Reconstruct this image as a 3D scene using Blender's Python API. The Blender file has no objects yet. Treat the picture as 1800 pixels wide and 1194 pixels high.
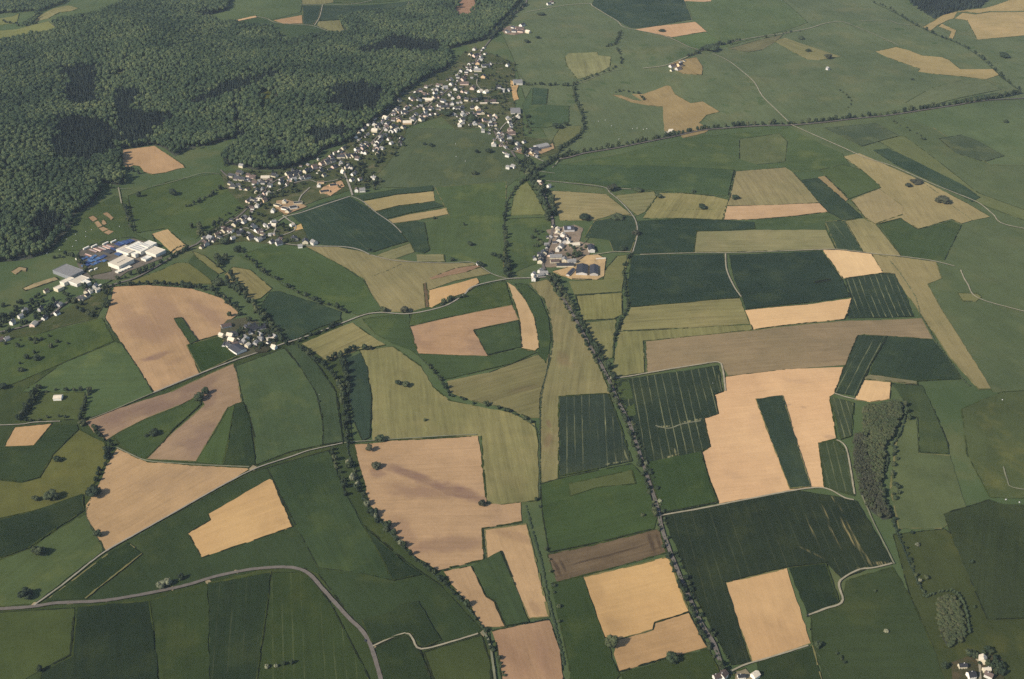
import bpy, bmesh, math, random
import numpy as np
from mathutils import Vector, Matrix, noise as mnoise
from mathutils.geometry import delaunay_2d_cdt

random.seed(11)
R = math.radians
sc = bpy.context.scene
COL = sc.collection

# ------------------------------------------------------------------ camera, sky, sun, exposure
CAM_H, PITCH, HFOV = 1000.0, R(31.0), R(50.0)
cam_d = bpy.data.cameras.new('camera')
cam_d.sensor_fit = 'HORIZONTAL'
cam_d.angle = HFOV
cam_d.clip_start, cam_d.clip_end = 1.0, 40000.0
cam = bpy.data.objects.new('camera', cam_d)
COL.objects.link(cam)
cam.location = (0, 0, CAM_H)
cam.rotation_euler = (R(90) - PITCH, 0, 0)
sc.camera = cam

SUN_EL = R(36.0)
SHADOW = Vector((1.0, 0.62, 0)).normalized()          # shadows fall away to the right
world = bpy.data.worlds.new('World')
sc.world = world
world.use_nodes = True
wn = world.node_tree
wn.nodes.clear()
sky = wn.nodes.new('ShaderNodeTexSky')
sky.sky_type = 'NISHITA'
sky.sun_disc = False
sky.sun_elevation = SUN_EL
sky.sun_rotation = math.atan2(-SHADOW.x, -SHADOW.y)
sky.altitude = 300
bg = wn.nodes.new('ShaderNodeBackground')
bg.inputs['Strength'].default_value = 0.09
wo = wn.nodes.new('ShaderNodeOutputWorld')
wn.links.new(sky.outputs[0], bg.inputs[0])
wn.links.new(bg.outputs[0], wo.inputs[0])

sun_d = bpy.data.lights.new('sun', 'SUN')
sun_d.energy = 4.2
sun_d.angle = R(0.6)
sun_d.color = (1.0, 0.89, 0.74)
sun = bpy.data.objects.new('sun', sun_d)
COL.objects.link(sun)
sun_dir = Vector((SHADOW.x * math.cos(SUN_EL), SHADOW.y * math.cos(SUN_EL), -math.sin(SUN_EL)))
sun.rotation_euler = sun_dir.to_track_quat('-Z', 'Y').to_euler()
sun.location = (-1500, -900, 2000)

vs = sc.view_settings
vs.view_transform = 'Standard'
vs.look = 'None'
vs.exposure = 0.70
vs.gamma = 1.0
vs.use_curve_mapping = False
sc.cycles.max_bounces = 5
sc.cycles.diffuse_bounces = 2
sc.cycles.volume_bounces = 0
sc.cycles.use_denoising = False

HAZE_DENSITY = 2.1e-5

# ------------------------------------------------------------------ terrain
def flat(px, py, z=0.0):
    """ground point at height z under photo pixel (arrays allowed)"""
    t = math.tan(HFOV / 2)
    u = (np.asarray(px, float) - 900.0) / 900.0 * t
    v = (597.0 - np.asarray(py, float)) / 900.0 * t
    dy = math.cos(PITCH) + v * math.sin(PITCH)
    dz = -math.sin(PITCH) + v * math.cos(PITCH)
    k = (z - CAM_H) / dz
    return u * k, dy * k

HILLS = []
for (px, py, amp, sx, sy) in ((200, 90, 62, 420, 620), (520, 150, 34, 300, 380), (-150, 330, 40, 420, 420),
                              (1500, 640, 16, 330, 300), (1750, 250, 22, 520, 520), (250, 600, 10, 260, 240),
                              (730, 900, 7, 200, 170), (1250, 100, 14, 420, 500)):
    x, y = flat(px, py)
    HILLS.append((float(x), float(y), amp, sx, sy))

def H(x, y):
    x = np.asarray(x, float); y = np.asarray(y, float)
    z = np.zeros(np.broadcast(x, y).shape)
    for (cx, cy, a, sx, sy) in HILLS:
        z = z + a * np.exp(-((x - cx) / sx) ** 2 - ((y - cy) / sy) ** 2)
    fx, fy = HILLS[0][0], HILLS[0][1]
    z = z + 13 * np.exp(-((x - fx - 120) / 700) ** 2 - ((y - fy) / 800) ** 2) * np.sin((x * .86 + y * .5) / 92 + 1.1 * np.sin(y / 260))
    z = z + 4.2 * np.sin(x / 88 + .6 * np.sin(y / 190)) * np.cos(y / 121 + 1.0) + 3.2 * np.sin((x * .6 + y) / 143 + 2.1)
    return z

def at(px, py):
    """terrain point under photo pixel"""
    px = np.asarray(px, float); py = np.asarray(py, float)
    z = np.zeros(px.shape)
    for _ in range(40):
        x, y = flat(px, py, z)
        z = z + 0.6 * (H(x, y) - z)
    x, y = flat(px, py, z)
    return x, y

def P(px, py):
    x, y = at(px, py)
    return Vector((float(x), float(y), float(H(x, y))))

def mpp(py):
    """metres per photo pixel across the view at row py"""
    a, b = flat(np.array([900., 901.]), np.array([py, py]))
    return float(a[1] - a[0])

def out_px(pts):
    r = []
    for (x, y) in pts:
        if x <= 1: x = -90
        if x >= 1799: x = 1890
        if y <= 1: y = -34
        if y >= 1193: y = 1275
        r.append((x, y))
    return r

def wpts(pts):
    a = np.array(out_px(pts), float)
    x, y = at(a[:, 0], a[:, 1])
    return np.stack([x, y], 1)

# ------------------------------------------------------------------ helpers
META = []          # (object, photo x, photo y) for labels that need an ordinal
def tag(o, label=None, cat=None, group=None, kind=None):
    if label: o['label'] = label
    if cat: o['category'] = cat
    if group: o['group'] = group
    if kind: o['kind'] = kind
    return o

def link(name, me, parent=None, mat=None):
    o = bpy.data.objects.new(name, me)
    COL.objects.link(o)
    if parent is not None: o.parent = parent
    if mat is not None and me is not None:
        me.materials.append(mat)
    return o

def mesh(name, verts, faces, mat=None):
    me = bpy.data.meshes.new(name)
    me.from_pydata([tuple(v) for v in verts], [], [tuple(f) for f in faces])
    if mat is not None: me.materials.append(mat)
    me.update()
    return me

def lin(c):
    return tuple(((v / 255) / 12.92 if v / 255 <= .04045 else ((v / 255 + .055) / 1.055) ** 2.4) for v in c)

EXPO = 1.52        # brightness of a horizontal white surface in this light
def alb(c, py=500):
    r_, g_, b_ = c
    if g_ > r_: c = (r_ + (g_ - r_) * .32, g_ - (g_ - r_) * .02, b_ + (g_ - b_) * .05)
    elif r_ > 150: c = (r_ - (r_ - g_) * .06, g_ + 1, b_)
    l = lin(c); k = float(np.interp(py, (0, 450, 850, 1194), (1.9, 1.15, .8, .65)))
    return tuple(min(.8, max(.008, (a - b * k) / EXPO)) for a, b in zip(l, (.0145, .016, .021))) + (1.0,)

# ------------------------------------------------------------------ materials
def nd(nt, t, **kw):
    n = nt.nodes.new(t)
    for k, v in kw.items():
        setattr(n, k, v)
    return n

def make_field_group():
    g = bpy.data.node_groups.new('FieldSurface', 'ShaderNodeTree')
    I = g.interface
    def inp(n, t, d):
        s = I.new_socket(n, in_out='INPUT', socket_type=t); s.default_value = d
    inp('Base', 'NodeSocketColor', (.1, .1, .1, 1)); inp('Alt', 'NodeSocketColor', (.1, .1, .1, 1))
    inp('Patch', 'NodeSocketColor', (.1, .1, .1, 1)); inp('PatchAmt', 'NodeSocketFloat', 0.)
    inp('PatchScale', 'NodeSocketFloat', .01); inp('Angle', 'NodeSocketFloat', 0.)
    inp('Seed', 'NodeSocketFloat', 0.)
    inp('StripeW', 'NodeSocketFloat', 8.); inp('StripeAmt', 'NodeSocketFloat', .2)
    inp('TramW', 'NodeSocketFloat', 20.); inp('TramAmt', 'NodeSocketFloat', 0.); inp('TramCol', 'NodeSocketColor', (.3, .3, .2, 1))
    inp('Stain', 'NodeSocketFloat', 0.); inp('StainCol', 'NodeSocketColor', (.2, .15, .12, 1)); inp('StainRow', 'NodeSocketFloat', .2); inp('Rows', 'NodeSocketFloat', .1); inp('Grain', 'NodeSocketFloat', .15); inp('Bump', 'NodeSocketFloat', .3)
    I.new_socket('Shader', in_out='OUTPUT', socket_type='NodeSocketShader')
    gi = g.nodes.new('NodeGroupInput'); go = g.nodes.new('NodeGroupOutput')
    L = g.links.new
    geo = nd(g, 'ShaderNodeNewGeometry')
    rot = nd(g, 'ShaderNodeVectorRotate', rotation_type='Z_AXIS')
    L(geo.outputs['Position'], rot.inputs['Vector']); L(gi.outputs['Angle'], rot.inputs['Angle'])
    def math_(op, a, b=None, c=None):
        n = nd(g, 'ShaderNodeMath', operation=op)
        for i, v in enumerate((a, b, c)):
            if v is None: continue
            if isinstance(v, (int, float)): n.inputs[i].default_value = v
            else: L(v, n.inputs[i])
        return n.outputs[0]
    def noise(vec, scale, detail=3, rough=.55, w=None):
        n = nd(g, 'ShaderNodeTexNoise', noise_dimensions='4D')
        L(vec, n.inputs['Vector'])
        if isinstance(scale, (int, float)): n.inputs['Scale'].default_value = scale
        else: L(scale, n.inputs['Scale'])
        n.inputs['Detail'].default_value = detail
        n.inputs['Roughness'].default_value = rough
        if w is not None: L(w, n.inputs['W'])
        return n.outputs['Fac']
    def ramp(v, a, b):
        n = nd(g, 'ShaderNodeMapRange', interpolation_type='SMOOTHSTEP')
        L(v, n.inputs['Value']); n.inputs['From Min'].default_value = a; n.inputs['From Max'].default_value = b
        return n.outputs['Result']
    def mix(f, a, b, mode='MIX'):
        n = nd(g, 'ShaderNodeMix', data_type='RGBA', blend_type=mode)
        if isinstance(f, (int, float)): n.inputs['Factor'].default_value = f
        else: L(f, n.inputs['Factor'])
        for s, v in ((6, a), (7, b)):
            if isinstance(v, tuple): n.inputs[s].default_value = v
            else: L(v, n.inputs[s])
        return n.outputs[2]
    pos = geo.outputs['Position']; seed = gi.outputs['Seed']
    big = noise(pos, .0065, 4, .6, seed)
    mid = noise(pos, .035, 4, .6, seed)
    fine = noise(pos, .35, 3, .7, seed)
    c = mix(ramp(big, .35, .65), gi.outputs['Base'], gi.outputs['Alt'])
    # patches
    pn = noise(pos, gi.outputs['PatchScale'], 5, .62, math_('ADD', seed, 7.3))
    pf = math_('MULTIPLY', ramp(pn, .5, .66), gi.outputs['PatchAmt'])
    c = mix(pf, c, gi.outputs['Patch'])
    sw_ = math_('MULTIPLY', gi.outputs['Stain'], math_('ADD', math_('MULTIPLY', ramp(mid, .2, .8), .5), .6))
    # stripes along the working direction: u across, v along
    sep = nd(g, 'ShaderNodeSeparateXYZ'); L(rot.outputs[0], sep.inputs[0])
    u = math_('ADD', sep.outputs[0], math_('MULTIPLY', math_('SUBTRACT', mid, .5), 3.0))
    us = math_('DIVIDE', u, gi.outputs['StripeW'])
    cmb = nd(g, 'ShaderNodeCombineXYZ')
    L(us, cmb.inputs[0]); L(math_('MULTIPLY', sep.outputs[1], .006), cmb.inputs[1]); L(seed, cmb.inputs[2])
    sn = noise(cmb.outputs[0], 1.0, 3, .65, seed)
    st = math_('MULTIPLY', math_('SUBTRACT', sn, .5), gi.outputs['StripeAmt'])
    cm2 = nd(g, 'ShaderNodeCombineXYZ')
    L(math_('DIVIDE', u, 3.4), cm2.inputs[0]); L(math_('MULTIPLY', sep.outputs[1], .018), cm2.inputs[1]); L(seed, cm2.inputs[2])
    rn = noise(cm2.outputs[0], 1.0, 2, .6, seed)
    st = math_('ADD', st, math_('MULTIPLY', math_('SUBTRACT', rn, .5), gi.outputs['Rows']))
    sw_ = math_('MULTIPLY', sw_, math_('ADD', math_('MULTIPLY', ramp(rn, .42, .60), math_('MULTIPLY', gi.outputs['StainRow'], 1.25)), math_('SUBTRACT', 1.0, gi.outputs['StainRow'])))
    c = mix(sw_, c, gi.outputs['StainCol'])
    # tram lines
    tu = math_('DIVIDE', u, gi.outputs['TramW'])
    tf = math_('ABSOLUTE', math_('SUBTRACT', math_('FRACT', tu), .5))
    width = math_('DIVIDE', .8, gi.outputs['TramW'])
    tl = math_('LESS_THAN', tf, width)
    brk = noise(cmb.outputs[0], 2.2, 2, .6, math_('ADD', seed, 3.1))
    tl = math_('MULTIPLY', tl, math_('MULTIPLY', math_('MULTIPLY', ramp(brk, .36, .62), ramp(mid, .25, .6)), gi.outputs['TramAmt']))
    c = mix(tl, c, gi.outputs['TramCol'])
    # grain
    gr = math_('MULTIPLY', math_('ADD', math_('SUBTRACT', fine, .5), math_('MULTIPLY', math_('SUBTRACT', mid, .5), 1.3)), gi.outputs['Grain'])
    bright = math_('ADD', math_('ADD', st, gr), 1.0)
    sc_ = nd(g, 'ShaderNodeVectorMath', operation='SCALE'); L(c, sc_.inputs[0]); L(bright, sc_.inputs['Scale'])
    bs = nd(g, 'ShaderNodeBsdfPrincipled')
    L(sc_.outputs[0], bs.inputs['Base Color'])
    bs.inputs['Roughness'].default_value = .95
    bs.inputs['Specular IOR Level'].default_value = .04
    bp = nd(g, 'ShaderNodeBump'); bp.inputs['Distance'].default_value = .6
    L(gi.outputs['Bump'], bp.inputs['Strength']); L(fine, bp.inputs['Height'])
    L(bp.outputs[0], bs.inputs['Normal'])
    L(bs.outputs[0], go.inputs[0])
    return g
FG = make_field_group()

def field_mat(name, stains=(), **kw):
    m = bpy.data.materials.new(name)
    m.use_nodes = True
    nt = m.node_tree; nt.nodes.clear()
    g = nt.nodes.new('ShaderNodeGroup'); g.node_tree = FG
    for k, v in kw.items():
        g.inputs[k].default_value = v
    L = nt.links.new
    tot = None
    if stains:
        geo = nt.nodes.new('ShaderNodeNewGeometry')
        nz = nt.nodes.new('ShaderNodeTexNoise'); nz.inputs['Scale'].default_value = .03; nz.inputs['Detail'].default_value = 4
        L(geo.outputs['Position'], nz.inputs['Vector'])
        ns = nt.nodes.new('ShaderNodeVectorMath'); ns.operation = 'SUBTRACT'; L(nz.outputs['Color'], ns.inputs[0]); ns.inputs[1].default_value = (.5, .5, .5)
        for (x0, y0, x1, y1, wd, amt) in stains:      # soft elongated damp mark from one ground point to another
            mid_ = ((x0 + x1) / 2, (y0 + y1) / 2); ln = math.hypot(x1 - x0, y1 - y0) / 2 + wd; an = math.atan2(y1 - y0, x1 - x0)
            nm = nt.nodes.new('ShaderNodeVectorMath'); nm.operation = 'SCALE'; L(ns.outputs[0], nm.inputs[0]); nm.inputs['Scale'].default_value = min(46, 2.2 * wd)
            ad = nt.nodes.new('ShaderNodeVectorMath'); ad.operation = 'ADD'; L(geo.outputs['Position'], ad.inputs[0]); L(nm.outputs[0], ad.inputs[1])
            s1 = nt.nodes.new('ShaderNodeVectorMath'); s1.operation = 'SUBTRACT'; L(ad.outputs[0], s1.inputs[0]); s1.inputs[1].default_value = (mid_[0], mid_[1], 0)
            rt = nt.nodes.new('ShaderNodeVectorRotate'); rt.rotation_type = 'Z_AXIS'; rt.inputs['Angle'].default_value = -an; L(s1.outputs[0], rt.inputs['Vector'])
            m1 = nt.nodes.new('ShaderNodeVectorMath'); m1.operation = 'MULTIPLY'; L(rt.outputs[0], m1.inputs[0]); m1.inputs[1].default_value = (1 / ln, 1 / wd, 0)
            le = nt.nodes.new('ShaderNodeVectorMath'); le.operation = 'LENGTH'; L(m1.outputs[0], le.inputs[0])
            mr = nt.nodes.new('ShaderNodeMapRange'); mr.interpolation_type = 'SMOOTHSTEP'
            mr.inputs['From Min'].default_value = .45; mr.inputs['From Max'].default_value = 1.25; mr.inputs['To Min'].default_value = amt; mr.inputs['To Max'].default_value = 0
            L(le.outputs['Value'], mr.inputs['Value'])
            if tot is None: tot = mr.outputs[0]
            else:
                mx = nt.nodes.new('ShaderNodeMath'); mx.operation = 'MAXIMUM'; L(tot, mx.inputs[0]); L(mr.outputs[0], mx.inputs[1]); tot = mx.outputs[0]
        L(tot, g.inputs['Stain'])
    o = nt.nodes.new('ShaderNodeOutputMaterial')
    L(g.outputs[0], o.inputs['Surface'])
    return m

def plain(name, col, rough=.8, var=.18, scale=.6, spec=.3, rnd=0.0, metallic=0.0, col2=None):
    """simple surface with grime noise; rnd = brightness spread per object"""
    m = bpy.data.materials.new(name); m.use_nodes = True
    nt = m.node_tree; L = nt.links.new
    b = nt.nodes['Principled BSDF']
    b.inputs['Roughness'].default_value = rough
    b.inputs['Specular IOR Level'].default_value = spec
    b.inputs['Metallic'].default_value = metallic
    geo = nt.nodes.new('ShaderNodeNewGeometry')
    n = nt.nodes.new('ShaderNodeTexNoise'); n.inputs['Scale'].default_value = scale; n.inputs['Detail'].default_value = 4
    L(geo.outputs['Position'], n.inputs['Vector'])
    mr = nt.nodes.new('ShaderNodeMapRange')
    mr.inputs['From Min'].default_value = .25; mr.inputs['From Max'].default_value = .75
    mr.inputs['To Min'].default_value = 1 - var; mr.inputs['To Max'].default_value = 1 + var
    L(n.outputs['Fac'], mr.inputs['Value'])
    val = mr.outputs[0]
    oi = nt.nodes.new('ShaderNodeObjectInfo')
    if rnd:
        m2 = nt.nodes.new('ShaderNodeMapRange'); m2.inputs['To Min'].default_value = 1 - rnd; m2.inputs['To Max'].default_value = 1 + rnd
        L(oi.outputs['Random'], m2.inputs['Value'])
        mu = nt.nodes.new('ShaderNodeMath'); mu.operation = 'MULTIPLY'; L(val, mu.inputs[0]); L(m2.outputs[0], mu.inputs[1]); val = mu.outputs[0]
    vm = nt.nodes.new('ShaderNodeVectorMath'); vm.operation = 'SCALE'
    if col2 is not None:
        mx = nt.nodes.new('ShaderNodeMix'); mx.data_type = 'RGBA'
        mx.inputs[6].default_value = tuple(col[:3]) + (1,); mx.inputs[7].default_value = tuple(col2[:3]) + (1,)
        L(oi.outputs['Random'], mx.inputs['Factor']); L(mx.outputs[2], vm.inputs[0])
    else:
        vm.inputs[0].default_value = col[:3]
    L(val, vm.inputs['Scale']); L(vm.outputs[0], b.inputs['Base Color'])
    return m

def foliage(name, ca, cb, cc):
    m = bpy.data.materials.new(name); m.use_nodes = True
    nt = m.node_tree; L = nt.links.new
    b = nt.nodes['Principled BSDF']; b.inputs['Roughness'].default_value = .8; b.inputs['Specular IOR Level'].default_value = .2
    oi = nt.nodes.new('ShaderNodeObjectInfo')
    r = nt.nodes.new('ShaderNodeValToRGB')
    e = r.color_ramp.elements
    e[0].color = ca + (1,); e[0].position = 0
    e[1].color = cc + (1,); e[1].position = 1
    k = e.new(.6); k.color = cb + (1,)
    L(oi.outputs['Random'], r.inputs[0])
    tc = nt.nodes.new('ShaderNodeTexCoord')
    n = nt.nodes.new('ShaderNodeTexNoise'); n.inputs['Scale'].default_value = 3.2; n.inputs['Detail'].default_value = 3
    L(tc.outputs['Object'], n.inputs['Vector'])
    mr = nt.nodes.new('ShaderNodeMapRange'); mr.inputs['From Min'].default_value = .3; mr.inputs['From Max'].default_value = .7
    mr.inputs['To Min'].default_value = .88; mr.inputs['To Max'].default_value = 1.13
    L(n.outputs['Fac'], mr.inputs['Value'])
    geo = nt.nodes.new('ShaderNodeNewGeometry')
    n2 = nt.nodes.new('ShaderNodeTexNoise'); n2.inputs['Scale'].default_value = .0075; n2.inputs['Detail'].default_value = 4
    L(geo.outputs['Position'], n2.inputs['Vector'])
    mr2 = nt.nodes.new('ShaderNodeMapRange'); mr2.inputs['From Min'].default_value = .3; mr2.inputs['From Max'].default_value = .7
    mr2.inputs['To Min'].default_value = .58; mr2.inputs['To Max'].default_value = 1.42
    L(n2.outputs['Fac'], mr2.inputs['Value'])
    mm = nt.nodes.new('ShaderNodeMath'); mm.operation = 'MULTIPLY'; L(mr.outputs[0], mm.inputs[0]); L(mr2.outputs[0], mm.inputs[1])
    hs = nt.nodes.new('ShaderNodeHueSaturation'); mr3 = nt.nodes.new('ShaderNodeMapRange'); mr3.inputs['From Min'].default_value = .35; mr3.inputs['From Max'].default_value = .7
    mr3.inputs['To Min'].default_value = .515; mr3.inputs['To Max'].default_value = .465; L(n2.outputs['Fac'], mr3.inputs['Value']); L(mr3.outputs[0], hs.inputs['Hue'])
    L(r.outputs[0], hs.inputs['Color'])
    vm = nt.nodes.new('ShaderNodeVectorMath'); vm.operation = 'SCALE'
    L(hs.outputs[0], vm.inputs[0]); L(mm.outputs[0], vm.inputs['Scale']); L(vm.outputs[0], b.inputs['Base Color'])
    return m

MAT = dict(
    leaf=foliage('hedgerow_foliage', (.019, .031, .015), (.027, .042, .018), (.052, .064, .028)),
    forest=foliage('broadleaf_foliage', (.030, .051, .022), (.040, .065, .026), (.063, .085, .031)),
    conifer=foliage('conifer_foliage', (.013, .021, .018), (.016, .026, .020), (.025, .037, .024)),
    copse=foliage('copse_foliage', (.031, .045, .018), (.038, .050, .020), (.044, .050, .022)),
    pale=foliage('pale_foliage', (.11, .12, .07), (.14, .15, .09), (.17, .17, .11)),
    dead=foliage('brown_foliage', (.034, .041, .021), (.038, .043, .024), (.046, .047, .029)),
    bark=plain('bark', (.07, .055, .04), .95, .3, 2),
    wall=plain('white_render', (.62, .59, .52), .85, .08, .3, rnd=.22),
    wallc=plain('cream_render', (.56, .50, .36), .85, .08, .3, rnd=.08),
    wallp=plain('pink_render', (.62, .47, .38), .85, .08, .3, rnd=.08),
    wallo=plain('ochre_render', (.62, .44, .26), .85, .1, .3, rnd=.1),
    wallg=plain('grey_render', (.42, .40, .37), .9, .12, .3, rnd=.15),
    slate=plain('slate_roof', (.030, .031, .036), .6, .2, .5, rnd=.35),
    black=plain('black_roof', (.016, .016, .018), .7, .2, .5),
    brown=plain('brown_roof', (.085, .06, .05), .8, .2, .5, rnd=.3),
    grey=plain('fibre_cement_roof', (.19, .185, .175), .75, .2, .25, rnd=.2),
    tan=plain('pale_roof', (.50, .44, .34), .8, .12, .2, rnd=.12),
    white=plain('white_sheet_roof', (.60, .57, .48), .6, .08, .1, rnd=.05),
    blue=plain('blue_plastic', (.05, .105, .21), .5, .25, .3, rnd=.35),
    navy=plain('dark_blue_plastic', (.03, .05, .14), .5, .25, .3, rnd=.3),
    red=plain('rust_red_goods', (.25, .13, .11), .7, .25, .3, rnd=.3),
    glass=plain('window_glass', (.03, .035, .045), .15, .1, 1, spec=.5),
    steel=plain('grey_steel', (.33, .34, .36), .45, .1, .4, metallic=.5),
    solar=plain('solar_panel', (.30, .31, .36), .35, .1, .5, spec=.5),
    wood=plain('brown_wood', (.13, .095, .065), .85, .2, 1),
    bale=plain('bale_wrap', (.42, .42, .40), .5, .05, .3),
    asphalt=plain('asphalt', (.105, .09, .075), .9, .18, .15),
    lane=plain('pale_concrete_lane', (.215, .195, .15), .95, .22, .12),
    gravel=plain('gravel_track', (.225, .20, .135), .95, .25, .12),
    faint=plain('worn_grass_track', (.135, .135, .08), .95, .25, .1),
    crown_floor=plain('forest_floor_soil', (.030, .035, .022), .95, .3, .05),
)

# ------------------------------------------------------------------ draped sheets
def fill(poly, spacing, jitter=.7, step=14.0):
    """triangulated polygon (world xy) with interior points"""
    n = len(poly)
    ring = []
    for i in range(n):
        a, b = poly[i], poly[(i + 1) % n]
        d = math.hypot(b[0] - a[0], b[1] - a[1])
        k = max(1, int(d / step))
        nx, ny = (-(b[1] - a[1]) / max(d, 1e-6), (b[0] - a[0]) / max(d, 1e-6))
        for j in range(k):
            t = j / k
            q = random.uniform(-jitter, jitter) if j else 0
            ring.append((a[0] + (b[0] - a[0]) * t + nx * q, a[1] + (b[1] - a[1]) * t + ny * q))
    xs = [p[0] for p in ring]; ys = [p[1] for p in ring]
    area = (max(xs) - min(xs)) * (max(ys) - min(ys))
    sp = max(spacing, math.sqrt(area / 1600))
    pts = [Vector(p) for p in ring]
    gx = np.arange(min(xs) + sp / 2, max(xs), sp); gy = np.arange(min(ys) + sp / 2, max(ys), sp)
    if len(gx) and len(gy):
        X, Y = np.meshgrid(gx, gy); X = X.ravel(); Y = Y.ravel()
        X = X + np.random.RandomState(3).uniform(-.2, .2, X.shape) * sp
        keep = inside(X, Y, ring)
        pts += [Vector((x, y)) for x, y in zip(X[keep], Y[keep])]
    k = len(ring)
    v, e, f, ov, oe, of = delaunay_2d_cdt(pts, [], [list(range(k))], 1, 1e-4)
    return v, f

def inside(X, Y, poly):
    res = np.zeros(len(X), bool)
    n = len(poly)
    for i in range(n):
        x1, y1 = poly[i]; x2, y2 = poly[(i + 1) % n]
        if y1 == y2: continue
        c = ((Y < y1) != (Y < y2)) & (X < (x2 - x1) * (Y - y1) / (y2 - y1) + x1)
        res ^= c
    return res

def sheet(name, poly, lift, mat, spacing=22, jitter=.7, step=14.0):
    v, f = fill(poly, spacing, jitter, step)
    a = np.array([(p.x, p.y) for p in v])
    z = H(a[:, 0], a[:, 1])
    verts = [(x, y, zz + lift) for (x, y), zz in zip(a, z)]
    faces = [tuple(q) for q in f]
    # skirt down to the soil along the open boundary
    cnt = {}
    for q in faces:
        for i in range(len(q)):
            e = (q[i], q[(i + 1) % len(q)])
            cnt[e] = 1
    low = {}
    for (i, j) in list(cnt):
        if (j, i) in cnt: continue
        for k in (i, j):
            if k not in low:
                low[k] = len(verts)
                verts.append((verts[k][0], verts[k][1], verts[k][2] - lift - .3))
        faces.append((j, i, low[i], low[j]))
    me = mesh(name, verts, faces, mat)
    o = link(name, me)
    return o

def smooth_line(p, n=6):
    p = [np.array(q, float) for q in p]
    if len(p) < 3: return p
    r = []
    for i in range(len(p) - 1):
        a = p[max(i - 1, 0)]; b = p[i]; c = p[i + 1]; d = p[min(i + 2, len(p) - 1)]
        for k in range(n):
            t = k / n
            r.append(.5 * ((2 * b) + (-a + c) * t + (2 * a - 5 * b + 4 * c - d) * t * t + (-a + 3 * b - 3 * c + d) * t ** 3))
    r.append(p[-1])
    return r

def resample(line, step):
    out = [np.array(line[0])]
    acc = 0
    for a, b in zip(line[:-1], line[1:]):
        d = float(np.hypot(*(b - a)))
        if d < 1e-6: continue
        t = step - acc
        while t <= d:
            out.append(a + (b - a) * (t / d)); t += step
        acc = d - (t - step)
    return out

def world_line(pts, smooth=True):
    w = wpts(pts)
    return smooth_line(list(w)) if smooth else list(w)

def ribbon(name, pts, width, lift, mat, wob=.25, label=None):
    line = resample(world_line(pts), 6.0)
    if len(line) < 2: return None
    verts, faces = [], []
    for i, p in enumerate(line):
        a = line[max(i - 1, 0)]; b = line[min(i + 1, len(line) - 1)]
        t = (b - a) / max(1e-6, np.hypot(*(b - a)))
        nrm = np.array((-t[1], t[0]))
        for s in (-1, 0, 1):
            q = p + nrm * s * (width / 2 + (random.uniform(-wob, wob) if s else 0))
            verts.append((q[0], q[1], float(H(q[0], q[1])) + lift))
        if i:
            k = 3 * i
            faces += [(k - 3, k - 2, k + 1, k), (k - 2, k - 1, k + 2, k + 1)]
    faces = [f[::-1] for f in faces]
    me = mesh(name, verts, faces, mat)
    o = link(name, me)
    tag(o, label, None, None, 'structure')
    return o
# ------------------------------------------------------------------ the ground
GROUND = field_mat('pasture_ground', Base=alb((88, 108, 78), 300), Alt=alb((76, 100, 72), 300), Patch=alb((106, 112, 80), 300), PatchAmt=.65,
                   PatchScale=.007, StripeW=14., StripeAmt=.14, Angle=R(24), Grain=.16, Bump=.25)
def build_ground():
    xs = np.concatenate([np.linspace(-9000, -2500, 14)[:-1], np.arange(-2500, 2501, 25.), np.linspace(2500, 9000, 14)[1:]])
    ys = np.concatenate([np.linspace(-3000, 500, 8)[:-1], np.arange(500, 4701, 25.), np.linspace(4700, 14000, 16)[1:]])
    X, Y = np.meshgrid(xs, ys)
    Z = H(X, Y)
    nx, ny = len(xs), len(ys)
    verts = np.stack([X.ravel(), Y.ravel(), Z.ravel()], 1)
    i = np.arange(nx - 1)[None, :] + nx * np.arange(ny - 1)[:, None]
    f = np.stack([i, i + 1, i + nx + 1, i + nx], -1).reshape(-1, 4)
    me = mesh('ground', verts, f.tolist(), GROUND)
    tag(link('ground', me), 'wide green pasture land rolling under all the fields', None, None, 'structure')
build_ground()

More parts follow.
